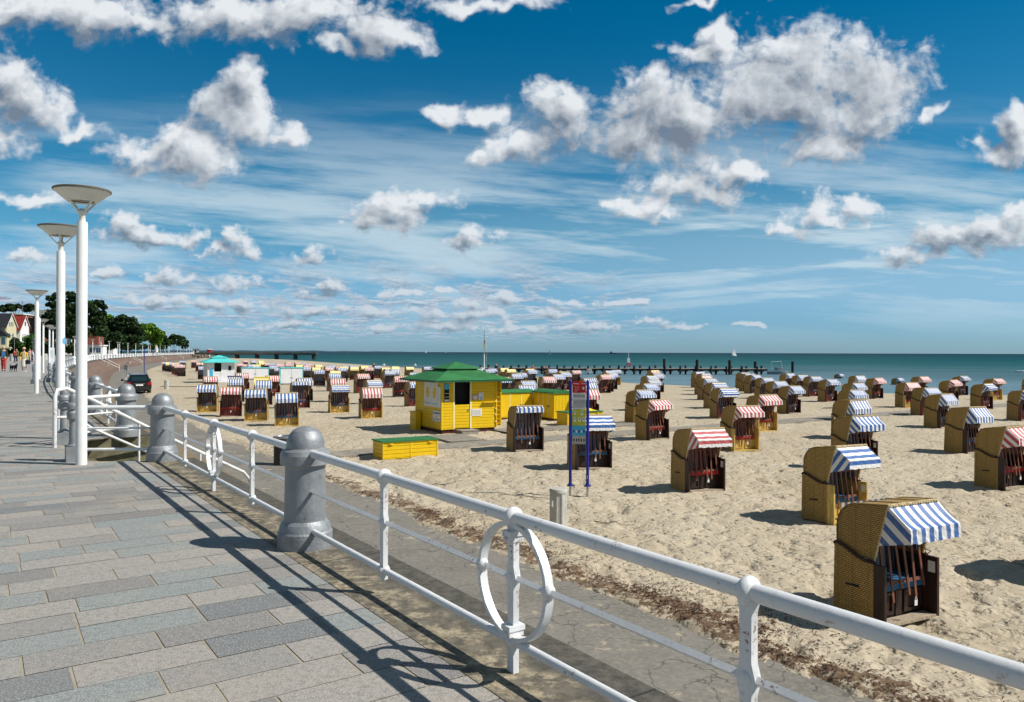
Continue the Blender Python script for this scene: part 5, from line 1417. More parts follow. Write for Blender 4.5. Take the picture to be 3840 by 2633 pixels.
# rope of dark seaweed across the far sand
mb = MB(); pts = []
for i in range(40):
    p = G(600+i*4.0, 1452.5-.0*i, -1.95); pts.append((p.x, p.y+.12*sin(i*1.3), surf(p.x, p.y)+.02))
mb.tube(pts, .035, 5); tag(mb.obj('weed_rope', [M['twig']]), 'dark line of weed lying across the sand at left, beside the small post', 'weed line')

# slim poles on the far beach path
M['gpole'] = plain('grey_pole', (.22, .24, .26), .5)
for (px, yt, yb, m_, lab, rr_) in ((541, 1305, 1400, 'navy', 'tall navy blue post rising behind the dark car', .055), (509.5, 1330, 1371, 'gpole', 'thin grey pole on the far path, nearest of the thin poles', .04),
                            (574, 1318, 1361, 'gpole', 'thin grey pole on the far path beside the third handrail', .04), (651, 1308, 1351, 'gpole', 'thin grey pole on the far path beside the last handrail', .045), (711, 1308, 1342, 'gpole', 'thin grey pole at the end of the sea wall', .05)):
    p = G(px, yb, -1.95); a, s_ = ray(px, yt); zt = EYE-s_*p.y
    tag(MB().tube([(p.x, p.y, -2.1), (p.x, p.y, zt)], rr_, 8).obj('pole', [M[m_]]), lab, 'pole')
p = G(475, 1413, -1.95); r = empty('lamp_post', (p.x, p.y, -1.97), 0, 'short grey post with a box and curved lamp head by the path', 'lamp post')
MB().tube([(0, 0, 0), (0, 0, 1.7), (.08, 0, 1.92), (.30, 0, 1.98), (.45, 0, 1.93)], .05, 8).obj('pole', M['gpole'], r); MB().box(-.30, .18, -.12, .12, .95, 1.60).obj('box', M['gpole'], r); MB().ball((.45, 0, 1.93), .14, .1, .07).obj('lamp_head', M['white'], r)

# flag mast and life buoy pole
p = (-3.1, 86.0, surf(-3.1, 86.0)); r = empty('flag_mast', p, .1, 'thin signal mast with a cross yard and a red over yellow flag behind the kiosk', 'mast')
MB().tube([(0, 0, 0), (0, 0, 3.2)], .06, 8).obj('pole', M['white'], r); MB().tube([(0, 0, 3.1), (0, 0, 5.9)], .035, 8).obj('pole', M['steel'], r)
MB().tube([(-.38, 0, 5.15), (.38, 0, 5.15)], .02, 6).obj('yard', M['white'], r); MB().tube([(.38, 0, 5.15), (.12, 0, .6)], .006, 4).obj('halyard', M['white'], r)
q = MB(); q.smooth = True
def flag(z0, z1, m_, par):
    q = MB(); vs = []
    for i in range(7):
        for j in range(5): vs.append((-.05+.20*(i/6)*(1-.3*j/4)-.02*sin(j), .04*sin(i*2.1+j), z0+(z1-z0)*j/4))
    q.smooth = True; q.add(vs, [(i*5+j, (i+1)*5+j, (i+1)*5+j+1, i*5+j+1) for i in range(6) for j in range(4)]); return q.obj('flag', m_, par)
flag(4.75, 4.45, M['sred'], r); flag(4.45, 4.0, M['aw_y2'], r)
a, s_ = ray(2357, 1376); Y = 128; r = empty('life_buoy_pole', (a*Y, Y, -1.3), 0, 'white pole with a red life buoy standing on the wooden jetty', 'life buoy')
MB().tube([(0, 0, 0), (0, 0, 3.4)], .03, 6).obj('pole', M['white'], r); MB().box(-.22, .22, -.06, 0, 1.1, 1.9).obj('board', M['whitei'], r)
q = MB(); q.tube([(.26*cos(t*pi/10), -.10, .78+.30*sin(t*pi/10)) for t in range(20)], .09, 8, closed=True); q.obj('ring', M['sred'], r)

# wooden jetty
r = empty('wooden_jetty', (0, 0, 0), 0, 'long low wooden jetty on dark piles running out over the shallow water', 'jetty')
ya = 135.0; x0, x1 = -6.0, 44.6
MB().box(x0, x1, ya-.75, ya+.75, -1.34, -1.24).obj('deck', M['deckw'], r)
q = MB(); q.box(x0, x1, ya-.85, ya-.76, -1.60, -1.28); q.box(x0, x1, ya+.76, ya+.85, -1.60, -1.28); q.obj('beam', M['tarry'], r)
i = 0; x = x0+.5
while x < x1:
    for (dy, dx_) in ((-.95, 0), (.95, 1.35)):
        if x+dx_ < x1+.3:
            h = random.uniform(-.05, .1)
            MB().tube([(x+dx_, ya+dy, -3.2), (x+dx_, ya+dy, -.82+h)], random.uniform(.17, .21), 8).obj('pile', M['tarry'], r)
            MB().box(x+dx_-.42, x+dx_+.42, ya+dy-.12, ya+dy+.12, -1.78, -1.60).obj('cross_beam', M['tarry'], r)
    x += 2.68
q = MB(); [q.tube([(13.0+.0, ya-1.2, -1.25-.16*k), (13.9, ya-1.2, -1.25-.16*k)], .05, 5) for k in range(1, 6)]; q.obj('ladder', M['white'], r)
for (px, yt, yb, lab) in ((2491, 1346, 1398, 'tall dark pile at the jetty, leftmost of the tall ones'), (2614, 1349, 1391, 'tall dark pile at the jetty, second of the tall ones from the left'), (2736, 1351, 1392, 'tall dark pile at the jetty beside the moored boat'),
                      (2832, 1356, 1401, 'thick tall dark pile near the outer end of the jetty'), (2972, 1355.5, 1398, 'lone dark pile in the water right of the jetty')):
    p = G(px, yb, -2.27); a, s_ = ray(px, yt)
    Y = p.y if yb > 1396 else 133.5; 
    tag(MB().tube([(ray(px, yb)[0]*Y, Y, -3.4), (ray(px, yb)[0]*Y, Y, EYE-s_*Y)], .26, 10).obj('mooring_pile', [M['tarry']]), lab, 'pile', 'dark piles standing in the water')
def hull(L, Bm, Hh, m_, name, parent, n=10, loc=None):
    q = MB(); vs = []
    for i in range(n+1):
        t = i/n; x = -L/2+L*t; w = Bm/2*(1-max(0, (t-.45)/.55)**2.2)*(.8+.2*min(1, t*4)); sh = Hh*(1+.25*max(0, t-.5)*2)
        for (yy, zz) in ((-w, sh), (-w*.8, 0.0), (0, -.25*Hh), (w*.8, 0.0), (w, sh)): vs.append((x, yy, zz))
    fs = [(i*5+j, (i+1)*5+j, (i+1)*5+j+1, i*5+j+1) for i in range(n) for j in range(4)]+[(i*5, i*5+4, (i+1)*5+4, (i+1)*5) for i in range(n)]+[(0, 1, 2, 3, 4)]
    q.add(vs, fs); return q.obj(name, m_, parent, loc)
p = G(2790, 1393, -2.27); r = empty('moored_boat', (p.x, 137.5, -2.25), .1, 'small dark motor boat with a white rail moored behind the end of the jetty', 'boat')
hull(3.8, 1.5, .5, M['gpole'], 'hull', r); MB().tube([(-1.6, -.7, .8), (-1.6, -.7, 2.2), (.2, -.7, 2.3), (.4, -.7, .9)], .035, 6).obj('rail', M['white'], r); MB().box(-.5, .5, -.5, .5, .7, 1.2).obj('cabin', M['gpole'], r)
# yachts and ship near the horizon
def yacht(px, py, Y, Hm, lab, heel=.05, dark=False):
    a, s_ = ray(px, py); r = empty('sailing_boat', (a*Y, Y, -2.27), random.uniform(-.6, .6), lab, 'sailing boat'); r.scale = (Hm/12,)*3; r.rotation_euler.y = heel
    hull(9, 2.8, 1.1, M['whitei'] if not dark else M['tarry'], 'hull', r); m_ = M['whitei'] if not dark else M['gpole']
    MB().tube([(.6, 0, 1), (.6, 0, 13.0)], .08, 6).obj('mast', M['gpole'], r)
    MB().prism([(.5, 2.0), (.5, 12.6), (-3.2, 2.2)], 'y', -.02, .02).obj('mainsail', m_, r); MB().prism([(.8, 11.0), (.8, 1.6), (4.2, 1.3)], 'y', -.02, .02).obj('foresail', m_, r)
    MB().box(-1.5, 1.5, -.7, .7, 1.1, 1.7).obj('cabin', m_, r)
yacht(2752, 1331, 940, 9.6, 'white sailing boat with full sails beyond the jetty'); yacht(2060, 1325, 1900, 9.5, 'thin small sailing boat on the horizon above the yellow lockers')
yacht(1597, 1320, 3500, 10, 'tiny white sailing boat on the horizon left of the kiosk roof'); yacht(1307, 1319, 2600, 9, 'tiny dark sailing boat on the horizon right of the far pier', dark=True); yacht(1672, 1320, 4200, 11, 'tiny white sailing boat on the horizon just above the kiosk roof')
yacht(3436, 1327, 3600, 9, 'tiny dark boat on the horizon at far right', dark=True)
a, _ = ray(2301, 1320); Y = 2900; M['ship'] = plain('hazy_ship_paint', (.05, .085, .12), .6); r = empty('cargo_ship', (a*Y, Y, -2.27), 0, 'distant grey cargo ship on the horizon', 'ship')
hull(31, 6, 2.6, M['ship'], 'hull', r); MB().box(-13, -6, -2.4, 2.4, 2.4, 6.5).box(-11, -8, -1.5, 1.5, 6.5, 8.6).obj('bridge', M['ship'], r); MB().tube([(9, 0, 2), (9, 0, 6.5)], .3, 6).obj('mast', M['ship'], r)
a, _ = ray(3815, 1398); p = G(3836, 1397, -2.27); r = empty('small_boat', (p.x, p.y, -2.25), .2, 'small white boat on the water at the right edge of the frame', 'boat'); hull(3.2, 1.1, .35, M['whitei'], 'hull', r)

# concrete pier far left
r = empty('long_pier', (0, 0, 0), 0, 'long straight concrete pier on square pillars in the distance at left', 'pier')
def pt(px, Y): return ray(px, 1320)[0]*Y
Yp = 372.0; xa, xb = pt(735, Yp), pt(1190, Yp)
M['pierc'] = plain('old_pier_concrete', (.13, .12, .10), .8, var=.3, scale=.3)
MB().box(xa, xb, Yp-2, Yp+2, .55, .95).obj('deck', M['pierc'], r); MB().box(xa, xb, Yp-1.9, Yp-1.5, -.1, .55).obj('girder', M['pierc'], r)
q = MB(); q.box(xa, xb, Yp-2, Yp-1.9, 1.72, 1.84); x = xa
n_ = 0
while x < xb: q.box(x, x+.12, Yp-2, Yp-1.9, .95, 1.72); x += 1.6
q.box(xa, xb, Yp-1.98, Yp-1.92, 1.2, 1.28); q.obj('railing', M['pierc'], r)
for px in (816, 890, 964, 1037, 1108, 1177): x = pt(px, Yp); MB().box(x-.45, x+.45, Yp-1.9, Yp+1.9, -3.4, .0).box(x-.9, x+.9, Yp-2, Yp+2, -.1, .1).obj('pillar', M['tarry'], r)
a, _ = ray(785, 1310); Y = 385; r = empty('lifeguard_tower', (a*Y, Y, -1.0), .3, 'small flared lifeguard tower in red and white at the root of the long pier', 'tower')
MB().lathe([(.35, 0), (.30, 1.2), (.6, 1.5)], 10).obj('column', M['white'], r); MB().lathe([(.9, 1.5), (1.35, 2.9), (1.35, 2.95)], 10).obj('cabin', M['sred'], r); MB().lathe([(1.30, 2.95), (1.32, 3.4)], 10).obj('window', M['dark'], r); MB().lathe([(1.5, 3.4), (1.4, 3.55), (.01, 3.7)], 10).obj('roof', M['white'], r)
MB().tube([(0, 0, 3.7), (0, 0, 4.6)], .05, 5).obj('aerial', M['gpole'], r)
# rock groyne
rs = random.Random(8); mb = MB()
for i in range(230):
    t = rs.random(); px = 722+115*t; p = G(px, 1344-2*rs.random()-4*t*rs.random(), -2.1); R_ = rs.uniform(.45, 1.0); z = -2.0+(1.7*(1-t)**.6)*rs.random()
    vs = []; c = Vector((p.x, p.y, z))
    for a in range(5):
        for b_ in range(3): vs.append(c+Vector((cos(a*1.257), sin(a*1.257), 0))*R_*rs.uniform(.6, 1)*(1-.35*abs(b_-1))+Vector((0, 0, (b_-1)*R_*.6)))
    mb.add(vs, [(a*3+b_, ((a+1) % 5)*3+b_, ((a+1) % 5)*3+b_+1, a*3+b_+1) for a in range(5) for b_ in range(2)]+[(0, 3, 6, 9, 12), (14, 11, 8, 5, 2)])
mb.keep = True; tag(mb.obj('rock_groyne', [plain('groyne_rocks', (.20, .165, .12), .9, var=.5, scale=.6)]), kind='stuff')
# small building and wall end at the far end of the promenade
a, _ = ray(744, 1310); Y = 446; r = empty('pavilion', (a*Y-1.5, Y, 0), .4, 'small white pavilion with a flat dark roof at the far end of the promenade', 'building')
MB().box(-1.6, 1.6, -2, 2, 0, 2.8).obj('wall', M['white'], r); MB().box(-2.4, 2.6, -2.6, 2.6, 2.8, 3.05).obj('roof', M['gpole'], r); MB().box(-.8, .4, -2.03, -2.0, .9, 2.2).obj('window', M['dark'], r)
a, _ = ray(622, 1310); Y = 250; r = empty('closed_parasol', (a*Y-3, Y, 0), 0, 'cream closed parasol beside the far street lamps', 'parasol')
MB().tube([(0, 0, 0), (0, 0, 3.4)], .05, 6).obj('pole', M['white'], r); MB().lathe([(.55, 1.1), (.42, 1.6), (.30, 2.6), (.10, 3.4), (.01, 3.5)], 8).obj('canopy', plain('cream_cloth', (.72, .66, .50), .8), r)
p = G(193.5, 1379, 0); r = empty('info_box', (p.x, p.y, 0), .5, 'tall white information box on the promenade beside the lamp posts', 'info box')
MB().box(-.22, .22, -.12, .12, 0, 1.78).obj('body', M['wht2'], r); MB().box(-.17, .17, -.130, -.122, .9, 1.6).obj('panel', M['paper'], r)
q = MB(); [q.box(-.13, .13-.04*(i % 2), -.134, -.131, 1.5-.07*i, 1.515-.07*i) for i in range(8)]; q.obj('text_lines', M['tblue'], r)
# ------------------------------------------------------------------ dark car on the beach path
def car(loc, rz):
    r = empty('car', loc, rz, 'black estate car seen from behind, parked at the edge of the sand', 'car')
    Wd = .88; Lc = 4.6
    # side profile (y forward, z up) lofted with narrowing glasshouse; rear at y = 0
    sec = [(0.0, [(.80, .42), (.86, .62), (.87, .86), (.80, 1.0), (.68, 1.02)]), (.10, [(.84, .34), (.90, .60), (.90, .90), (.84, 1.03), (.74, 1.08)]),
           (.30, [(.86, .30), (.91, .60), (.91, .92), (.85, 1.04), (.66, 1.50)]), (.55, [(.86, .28), (.91, .60), (.91, .93), (.85, 1.05), (.64, 1.60)]),
           (1.6, [(.86, .26), (.91, .60), (.91, .94), (.86, 1.04), (.64, 1.66)]), (2.6, [(.86, .26), (.91, .60), (.91, .94), (.86, 1.02), (.64, 1.62)]),
           (3.35, [(.86, .26), (.90, .60), (.90, .92), (.84, 1.0), (.72, 1.08)]), (4.3, [(.82, .28), (.86, .60), (.85, .82), (.75, .88), (.5, .90)]), (4.6, [(.70, .34), (.74, .55), (.72, .72), (.6, .76), (.4, .78)])]
    mb = MB(); vs = []
    for y, pr in sec:
        row = [(x, y, z) for x, z in pr]; full = row+[(-x, y, z) for x, _, z in row[::-1]]
        vs += full
    k = 10; fs = []
    for i in range(len(sec)-1):
        for j in range(k-1): fs.append((i*k+j, i*k+j+1, (i+1)*k+j+1, (i+1)*k+j))
        fs.append((i*k+k-1, i*k, (i+1)*k, (i+1)*k+k-1))
    fs += [tuple(range(k)), tuple(range((len(sec)-1)*k, len(sec)*k))[::-1]]
    mb.add(vs, fs); b_ = mb.obj('body', M['cars'], r)
    bv = b_.modifiers.new('bevel', 'BEVEL'); bv.width = .05; bv.segments = 2; bv.limit_method = 'ANGLE'; bv.angle_limit = radians(25)
    n_ = Vector((0, -.42, .18)).normalized()*.012
    MB().add([Vector(v)+n_ for v in ((-.60, .115, 1.12), (.60, .115, 1.12), (.52, .265, 1.44), (-.52, .265, 1.44))], [(0, 1, 2, 3)]).add([Vector(v)+n_*.2 for v in ((-.60, .115, 1.12), (.60, .115, 1.12), (.52, .265, 1.44), (-.52, .265, 1.44))], [(3, 2, 1, 0)]).obj('rear_window', M['glass'], r)
    for s_ in (-1, 1):
        MB().add([(s_*.872, .50, 1.07), (s_*.872, 3.0, 1.07), (s_*.675, 2.55, 1.56), (s_*.672, .72, 1.56)], [(0, 1, 2, 3)]).obj('side_window', M['glass'], r)
        MB().box(*sorted((s_*.62, s_*.865)), -.012, .06, .78, 1.0).obj('tail_lamp', M['redl'], r)
        mr = MB().ball((s_*1.03, 2.75, 1.10), .11, .08, .085, 8, 6).obj('wing_mirror', M['cars'], r)
        MB().bar((s_*.60, .6, 1.66), (s_*.60, 2.5, 1.70), .03, .03).obj('roof_rail', M['gpole'], r)
        for y in (.85, 3.65):
            q = MB(); ring_ = [(.80 if k2 == 0 else 1.0, 0) for k2 in (0, 1)]
            prof = [(s_*.66, .20), (s_*.66, .335), (s_*.69, .35), (s_*.87, .35), (s_*.90, .335), (s_*.90, .22)]
            vs = [(x, y+rr*cos(2*pi*t/20), .35+rr*sin(2*pi*t/20)) for x, rr in prof for t in range(20)]
            q.smooth = True; q.add(vs, [(i*20+t, i*20+(t+1) % 20, (i+1)*20+(t+1) % 20, (i+1)*20+t) for i in range(5) for t in range(20)]); w = q.obj('wheel', M['black'], r)
            MB().add([(s_*.885, y, .35)]+[(s_*.88, y+.215*cos(2*pi*t/12), .35+.215*sin(2*pi*t/12)) for t in range(12)], [(0, t+1, (t+1) % 12+1) for t in range(12)]).obj('rim', M['steel'], w)
    MB().box(-.86, .86, -.07, .10, .40, .62).obj('bumper', plain('bumper_plastic', (.02, .02, .02), .5), r)
    pl = MB().box(-.26, .26, -.022, -.002, .72, .83).obj('number_plate', M['whitei'], r)
    MB().box(-.40, .40, -.018, .0, .86, .89).obj('trim_strip', M['chr'], r)
    return r
p = G(523, 1479, -1.95)
car((p.x, p.y, surf(p.x, p.y)+.02), radians(31))

# ------------------------------------------------------------------ people and dog
def skin_mesh(name, joints, edges, radii, m_, parent, sub=1):
    me = bpy.data.meshes.new(name); me.from_pydata([tuple(j) for j in joints], edges, [])
    o = bpy.data.objects.new(name, me); COL.objects.link(o)
    sk = o.modifiers.new('skin', 'SKIN'); sk.use_smooth_shade = True
    for i, r_ in enumerate(radii):
        v = me.skin_vertices[0].data[i]; v.radius = (r_, r_) if not isinstance(r_, tuple) else r_
        v.use_root = (i == 0)
    sb = o.modifiers.new('sub', 'SUBSURF'); sb.levels = sub; sb.render_levels = sub
    dg = bpy.context.evaluated_depsgraph_get(); dg.update()
    m2 = bpy.data.meshes.new_from_object(o.evaluated_get(dg)); bpy.data.objects.remove(o); m2.name = name
    m2.materials.clear(); m2.materials.append(m_); m2.polygons.foreach_set('use_smooth', [True]*len(m2.polygons))
    return link(name, m2, parent)
M['skin'] = plain('skin', (.52, .30, .20), .6, var=.06)
def cloth(name, c): return plain(name, c, .85, var=.12, scale=12)
def person(loc, rz, H, label, top, bottom, hair, skirt=False, hat=None, stride=.18, group=None, carry=None, detail=True, armL=(.02, -.02), armR=(.02, .10)):
    r = empty('person', loc, rz, label, 'person', group); s_ = H/1.75
    def V_(x, y, z): return Vector((x*s_, y*s_, z*s_))
    # walking towards local -y; left = +x
    J = [V_(0, 0, .96), V_(0, .01, 1.12), V_(0, .01, 1.32), V_(0, .01, 1.45), V_(0, 0, 1.53), V_(0, -.02, 1.60)]; R_ = [.125, .115, .135, .085, .052, .05]
    E = [(0, 1), (1, 2), (2, 3), (3, 4), (4, 5)]
    for s2, (fw, el) in ((1, armL), (-1, armR)):
        b0 = len(J); J += [V_(.17*s2, .01, 1.41), V_(.22*s2, .02-fw, 1.14), V_(.24*s2, -.04-fw-el, .90), V_(.245*s2, -.06-fw-el, .83)]; R_ += [.058, .046, .034, .030]
        E += [(3, b0), (b0, b0+1), (b0+1, b0+2), (b0+2, b0+3)]
        if detail:
            hx, hy, hz = J[-1]/s_
            for k in range(4):
                f0 = len(J); a = -.024+.016*k; L_ = (.035, .042, .039, .030)[k]
                J += [V_(hx, hy+a, hz-.05), V_(hx-.004*s2, hy+a-.004, hz-.05-L_), V_(hx-.014*s2, hy+a-.006, hz-.05-L_*1.8)]; R_ += [.009, .0085, .007]; E += [(b0+3, f0), (f0, f0+1), (f0+1, f0+2)]
            f0 = len(J); J += [V_(hx, hy-.035, hz-.01), V_(hx-.01*s2, hy-.05, hz-.05)]; R_ += [.011, .009]; E += [(b0+3, f0), (f0, f0+1)]
    for s2 in (1, -1):
        st = stride*s2; b0 = len(J)
        J += [V_(.09*s2, 0, .90), V_(.095*s2, -.5*st-.03, .50), V_(.095*s2, -st+.03, .09), V_(.10*s2, -st-.05, .04), V_(.105*s2, -st-.15, .035)]; R_ += [.095, .062, .042, .038, .030]
        E += [(0, b0), (b0, b0+1), (b0+1, b0+2), (b0+2, b0+3), (b0+3, b0+4)]
    # head as part of the same body
    b = skin_mesh('body', J, E, [(x*s_, x*s_) for x in R_], M['skin'], r, 1)
    hd = MB(); hd.ball(V_(0, -.015, 1.665), .076*s_, .092*s_, .112*s_, 14, 10); hd.ball(V_(0, -.112, 1.652), .013*s_, .022*s_, .020*s_, 6, 5)
    for s2 in (-1, 1): hd.ball(V_(.076*s2, -.01, 1.655), .012*s_, .022*s_, .030*s_, 6, 5)
    h = hd.obj('head', M['skin'], r); q = MB()
    for s2 in (-1, 1): q.ball(V_(.030*s2, -.098, 1.672), .010*s_, .006*s_, .007*s_, 6, 4)
    q.box(-.024*s_, .024*s_, -.106*s_, -.098*s_, 1.608*s_, 1.616*s_); q.obj('face_features', M['dkwood'], h)
    hr = MB(); vs = [];
    hr.ball(V_(0, .008, 1.70), .084*s_, .096*s_, .088*s_, 14, 8); hr.ball(V_(0, .035, 1.655), .078*s_, .07*s_, .085*s_, 12, 8); hr.obj('hair', hair, r)
    if hat: MB().lathe([(.17*s_, 1.735*s_), (.10*s_, 1.748*s_), (.092*s_, 1.79*s_), (.07*s_, 1.845*s_), (.004, 1.855*s_)], 18).obj('hat', hat, r)
    # clothes: a jacket over trunk and arms, trousers or skirt
    JT = [V_(0, 0, .88), V_(0, .01, 1.08), V_(0, .01, 1.31), V_(0, .01, 1.44)]; RT = [.165, .150, .165, .10]; ET = [(0, 1), (1, 2), (2, 3)]
    for s2, (fw, el) in ((1, armL), (-1, armR)):
        b0 = len(JT); JT += [V_(.18*s2, .01, 1.405), V_(.225*s2, .02-fw, 1.14), V_(.24*s2, -.035-fw-el, .92)]; RT += [.075, .064, .052]; ET += [(3, b0), (b0, b0+1), (b0+1, b0+2)]
    skin_mesh('jacket', JT, ET, [(x*s_, x*.82*s_) for x in RT], top, r, 1)
    if skirt:
        MB().lathe([(.15*s_, 1.0*s_), (.175*s_, .85*s_), (.20*s_, .52*s_), (.205*s_, .42*s_), (.19*s_, .42*s_)], 18, smooth_=True, cap=False).obj('skirt', bottom, r)
    else:
        JL = [V_(0, 0, .97)]; RL = [.13]; EL = []
        for s2 in (1, -1):
            st = stride*s2; b0 = len(JL); JL += [V_(.09*s2, 0, .88), V_(.095*s2, -.5*st-.03, .50), V_(.095*s2, -st+.03, .12)]; RL += [.105, .082, .070]; EL += [(0, b0), (b0, b0+1), (b0+1, b0+2)]
        skin_mesh('trousers', JL, EL, [(x*s_, x*s_) for x in RL], bottom, r, 1)
    for s2 in (1, -1):
        st = stride*s2; MB().ball(V_(.102*s2, -st-.06, .045), .048*s_, .125*s_, .052*s_, 10, 6).obj('shoe', M['brnp'] if not skirt else M['whitei'], r)
    return r
M['hairw'] = plain('white_hair', (.62, .60, .56), .8); M['hairb'] = plain('brown_hair', (.10, .05, .025), .8); M['straw'] = plain('straw_hat', (.62, .50, .28), .8)
cg = cloth('dark_green_jacket', (.03, .045, .028)); cr = cloth('brick_red_trousers', (.50, .045, .035)); cy = cloth('yellow_jacket', (.75, .50, .03)); cw = cloth('cream_skirt', (.66, .62, .54)); cn = cloth('navy_cloth', (.02, .025, .06)); cp = cloth('pink_top', (.70, .42, .40)); co = cloth('olive_jacket', (.16, .17, .07)); cb = cloth('black_cloth', (.015, .015, .02))
p = G(14, 1392, 0); pm = person((p.x, p.y, 0), radians(26), 1.80, 'walking person with white hair in a dark green jacket and brick red trousers', cg, cr, M['hairw'])
MB().box(-.11, .11, -.185, -.13, 1.02, 1.44).obj('shirt', cloth('blue_shirt', (.05, .14, .30)), pm)
p = G(90, 1395, 0); w = person((p.x, p.y, 0), radians(30), 1.66, 'walking person in a yellow jacket, straw hat and cream skirt', cy, cw, M['hairb'], skirt=True, hat=M['straw'], stride=.12)
MB().box(-.08, .08, -.165, -.12, .98, 1.38).obj('shirt', cloth('beige_shirt', (.45, .40, .28)), w)
pb = (p.x+.30, p.y-.05, .55); q = MB().prism([(-.13, 0), (.13, 0), (.17, .16), (.12, .30), (-.12, .30), (-.17, .16)], 'y', -.05, .05); q.tube([(-.08, 0, .30), (-.05, 0, .44), (.05, 0, .44), (.08, 0, .30)], .008, 5)
tag(q.obj('shoulder_bag', [cn], None, pb), 'dark navy bag held by the person in the yellow jacket', 'bag')
# black dog, side on
def dog(loc, rz, label):
    r = empty('dog', loc, rz, label, 'dog')
    J = [(.20, 0, .36), (.02, 0, .37), (-.20, 0, .35), (-.27, 0, .42), (-.34, 0, .50), (-.44, 0, .48), (.27, 0, .40), (.32, 0, .50), (.34, 0, .58)]
    R_ = [.085, .10, .105, .075, .068, .032, .05, .022, .012]; E = [(0, 1), (1, 2), (2, 3), (3, 4), (4, 5), (0, 6), (6, 7), (7, 8)]
    for y in (-.07, .07):
        b0 = len(J); J += [(-.20, y, .28), (-.19, y, .14), (-.21, y, .02)]; R_ += [.055, .030, .030]; E += [(2, b0), (b0, b0+1), (b0+1, b0+2)]
        b0 = len(J); J += [(.20, y, .30), (.17, y, .20), (.25, y, .12), (.22, y, .02)]; R_ += [.065, .042, .026, .028]; E += [(0, b0), (b0, b0+1), (b0+1, b0+2), (b0+2, b0+3)]
    skin_mesh('body', J, E, [(x, x) for x in R_], cb, r, 1)
    for y in (-.05, .05): MB().prism([(-.36, .54), (-.30, .54), (-.33, .62)], 'y', y-.012, y+.012).obj('ear', cb, r)
    return r
p = G(50, 1394, 0); dog((p.x, p.y, 0), radians(160), 'small black dog with raised tail walking between the two people')
far_p = [(63, 1358, -10, 1.72, 'person in an olive jacket walking away behind the couple', co, cn), (54, 1359, 170, 1.6, 'person in a red top just visible behind the olive jacket', cloth('red_top', (.5, .06, .05)), cn),
         (112, 1356, 20, 1.75, 'person in a pale pink top standing beyond the couple', cp, cloth('light_trousers', (.5, .5, .5))), (121, 1356, -20, 1.6, 'person in white top beside the one in pale pink', cloth('white_top', (.66, .66, .66)), cn)]
for px, py, a, H, lab, t_, b_ in far_p:
    p = G(px, py, 0); person((p.x, p.y, 0), radians(a), H, lab, t_, b_, M['hairb'], detail=False)
for px, Y, lab, t_, b_ in ((2042, 112, 'taller of two dark-clad people standing in front of the jetty', cb, cb), (2052, 113, 'shorter person in dark blue standing by the water in front of the jetty', cn, cb),
                           (1862, 118, 'person standing behind the chairs right of the kiosk roof', cb, cn), (2000, 108, 'person with a red top near the jetty', cloth('red_shirt', (.5, .08, .05)), cb), (1402, 118, 'person seated low behind the chairs left of the kiosk, dark hair', cb, cb)):
    a, _ = ray(px, 1390); x = a*Y; person((x, Y, sand_z(x, Y)+.02), 0, 1.72, lab, t_, b_, M['hairb'], detail=False, stride=.05)
p = G(594, 1353, -1.93); person((p.x, p.y, -1.9), .5, 1.72, 'person in dark clothes walking below the sea wall, tiny in the distance', cb, cb, M['hairb'], detail=False)
M['gull'] = plain('gull_white', (.8, .8, .8), .6)
for px, py, lab in ((1441, 1369, 'white gull sitting on a chair left of the kiosk'), (1558, 1370, 'white gull flying low over the water left of the kiosk')):
    Y = 120; a, s_ = ray(px, py); r = empty('gull', (a*Y, Y, EYE-s_*Y), .4, lab, 'bird')
    MB().ball((0, 0, 0), .20, .09, .09).ball((-.20, 0, .07), .06, .05, .05).prism([(-.1, 0), (.12, 0), (.2, .42), (.02, .22)], 'x', -.01, .01).obj('body', M['gull'], r)

# ------------------------------------------------------------------ trees
def leafmat(name, c1, c2):
    def f(q, bs, out):
        n = q.noise(wpos(q), .35, 4, .6); at = q.n('ShaderNodeAttribute'); at.attribute_name = 'tone'
        c = q.mix(q.ramp(n, .3, .7), c1, c2); c = q.mix(q.m('MULTIPLY', at.outputs['Fac'], .75), c, tuple(x*2.3 for x in c2[:3])+(1,))
        q.set(bs.inputs['Base Color'], c); bs.inputs['Roughness'].default_value = .75; bs.inputs['Specular IOR Level'].default_value = .2
    return mat(name, f)
M['lf_pine'] = leafmat('pine_needles', C(.010, .026, .008), C(.022, .044, .012)); M['lf_dark'] = leafmat('dark_leaves', C(.012, .034, .008), C(.030, .060, .014))
M['lf_light'] = leafmat('fresh_spring_leaves', C(.045, .11, .008), C(.095, .18, .015)); M['lf_mid'] = leafmat('mid_green_leaves', C(.025, .07, .010), C(.06, .12, .018))
M['bark'] = plain('bark', (.05, .035, .025), .9, var=.3)
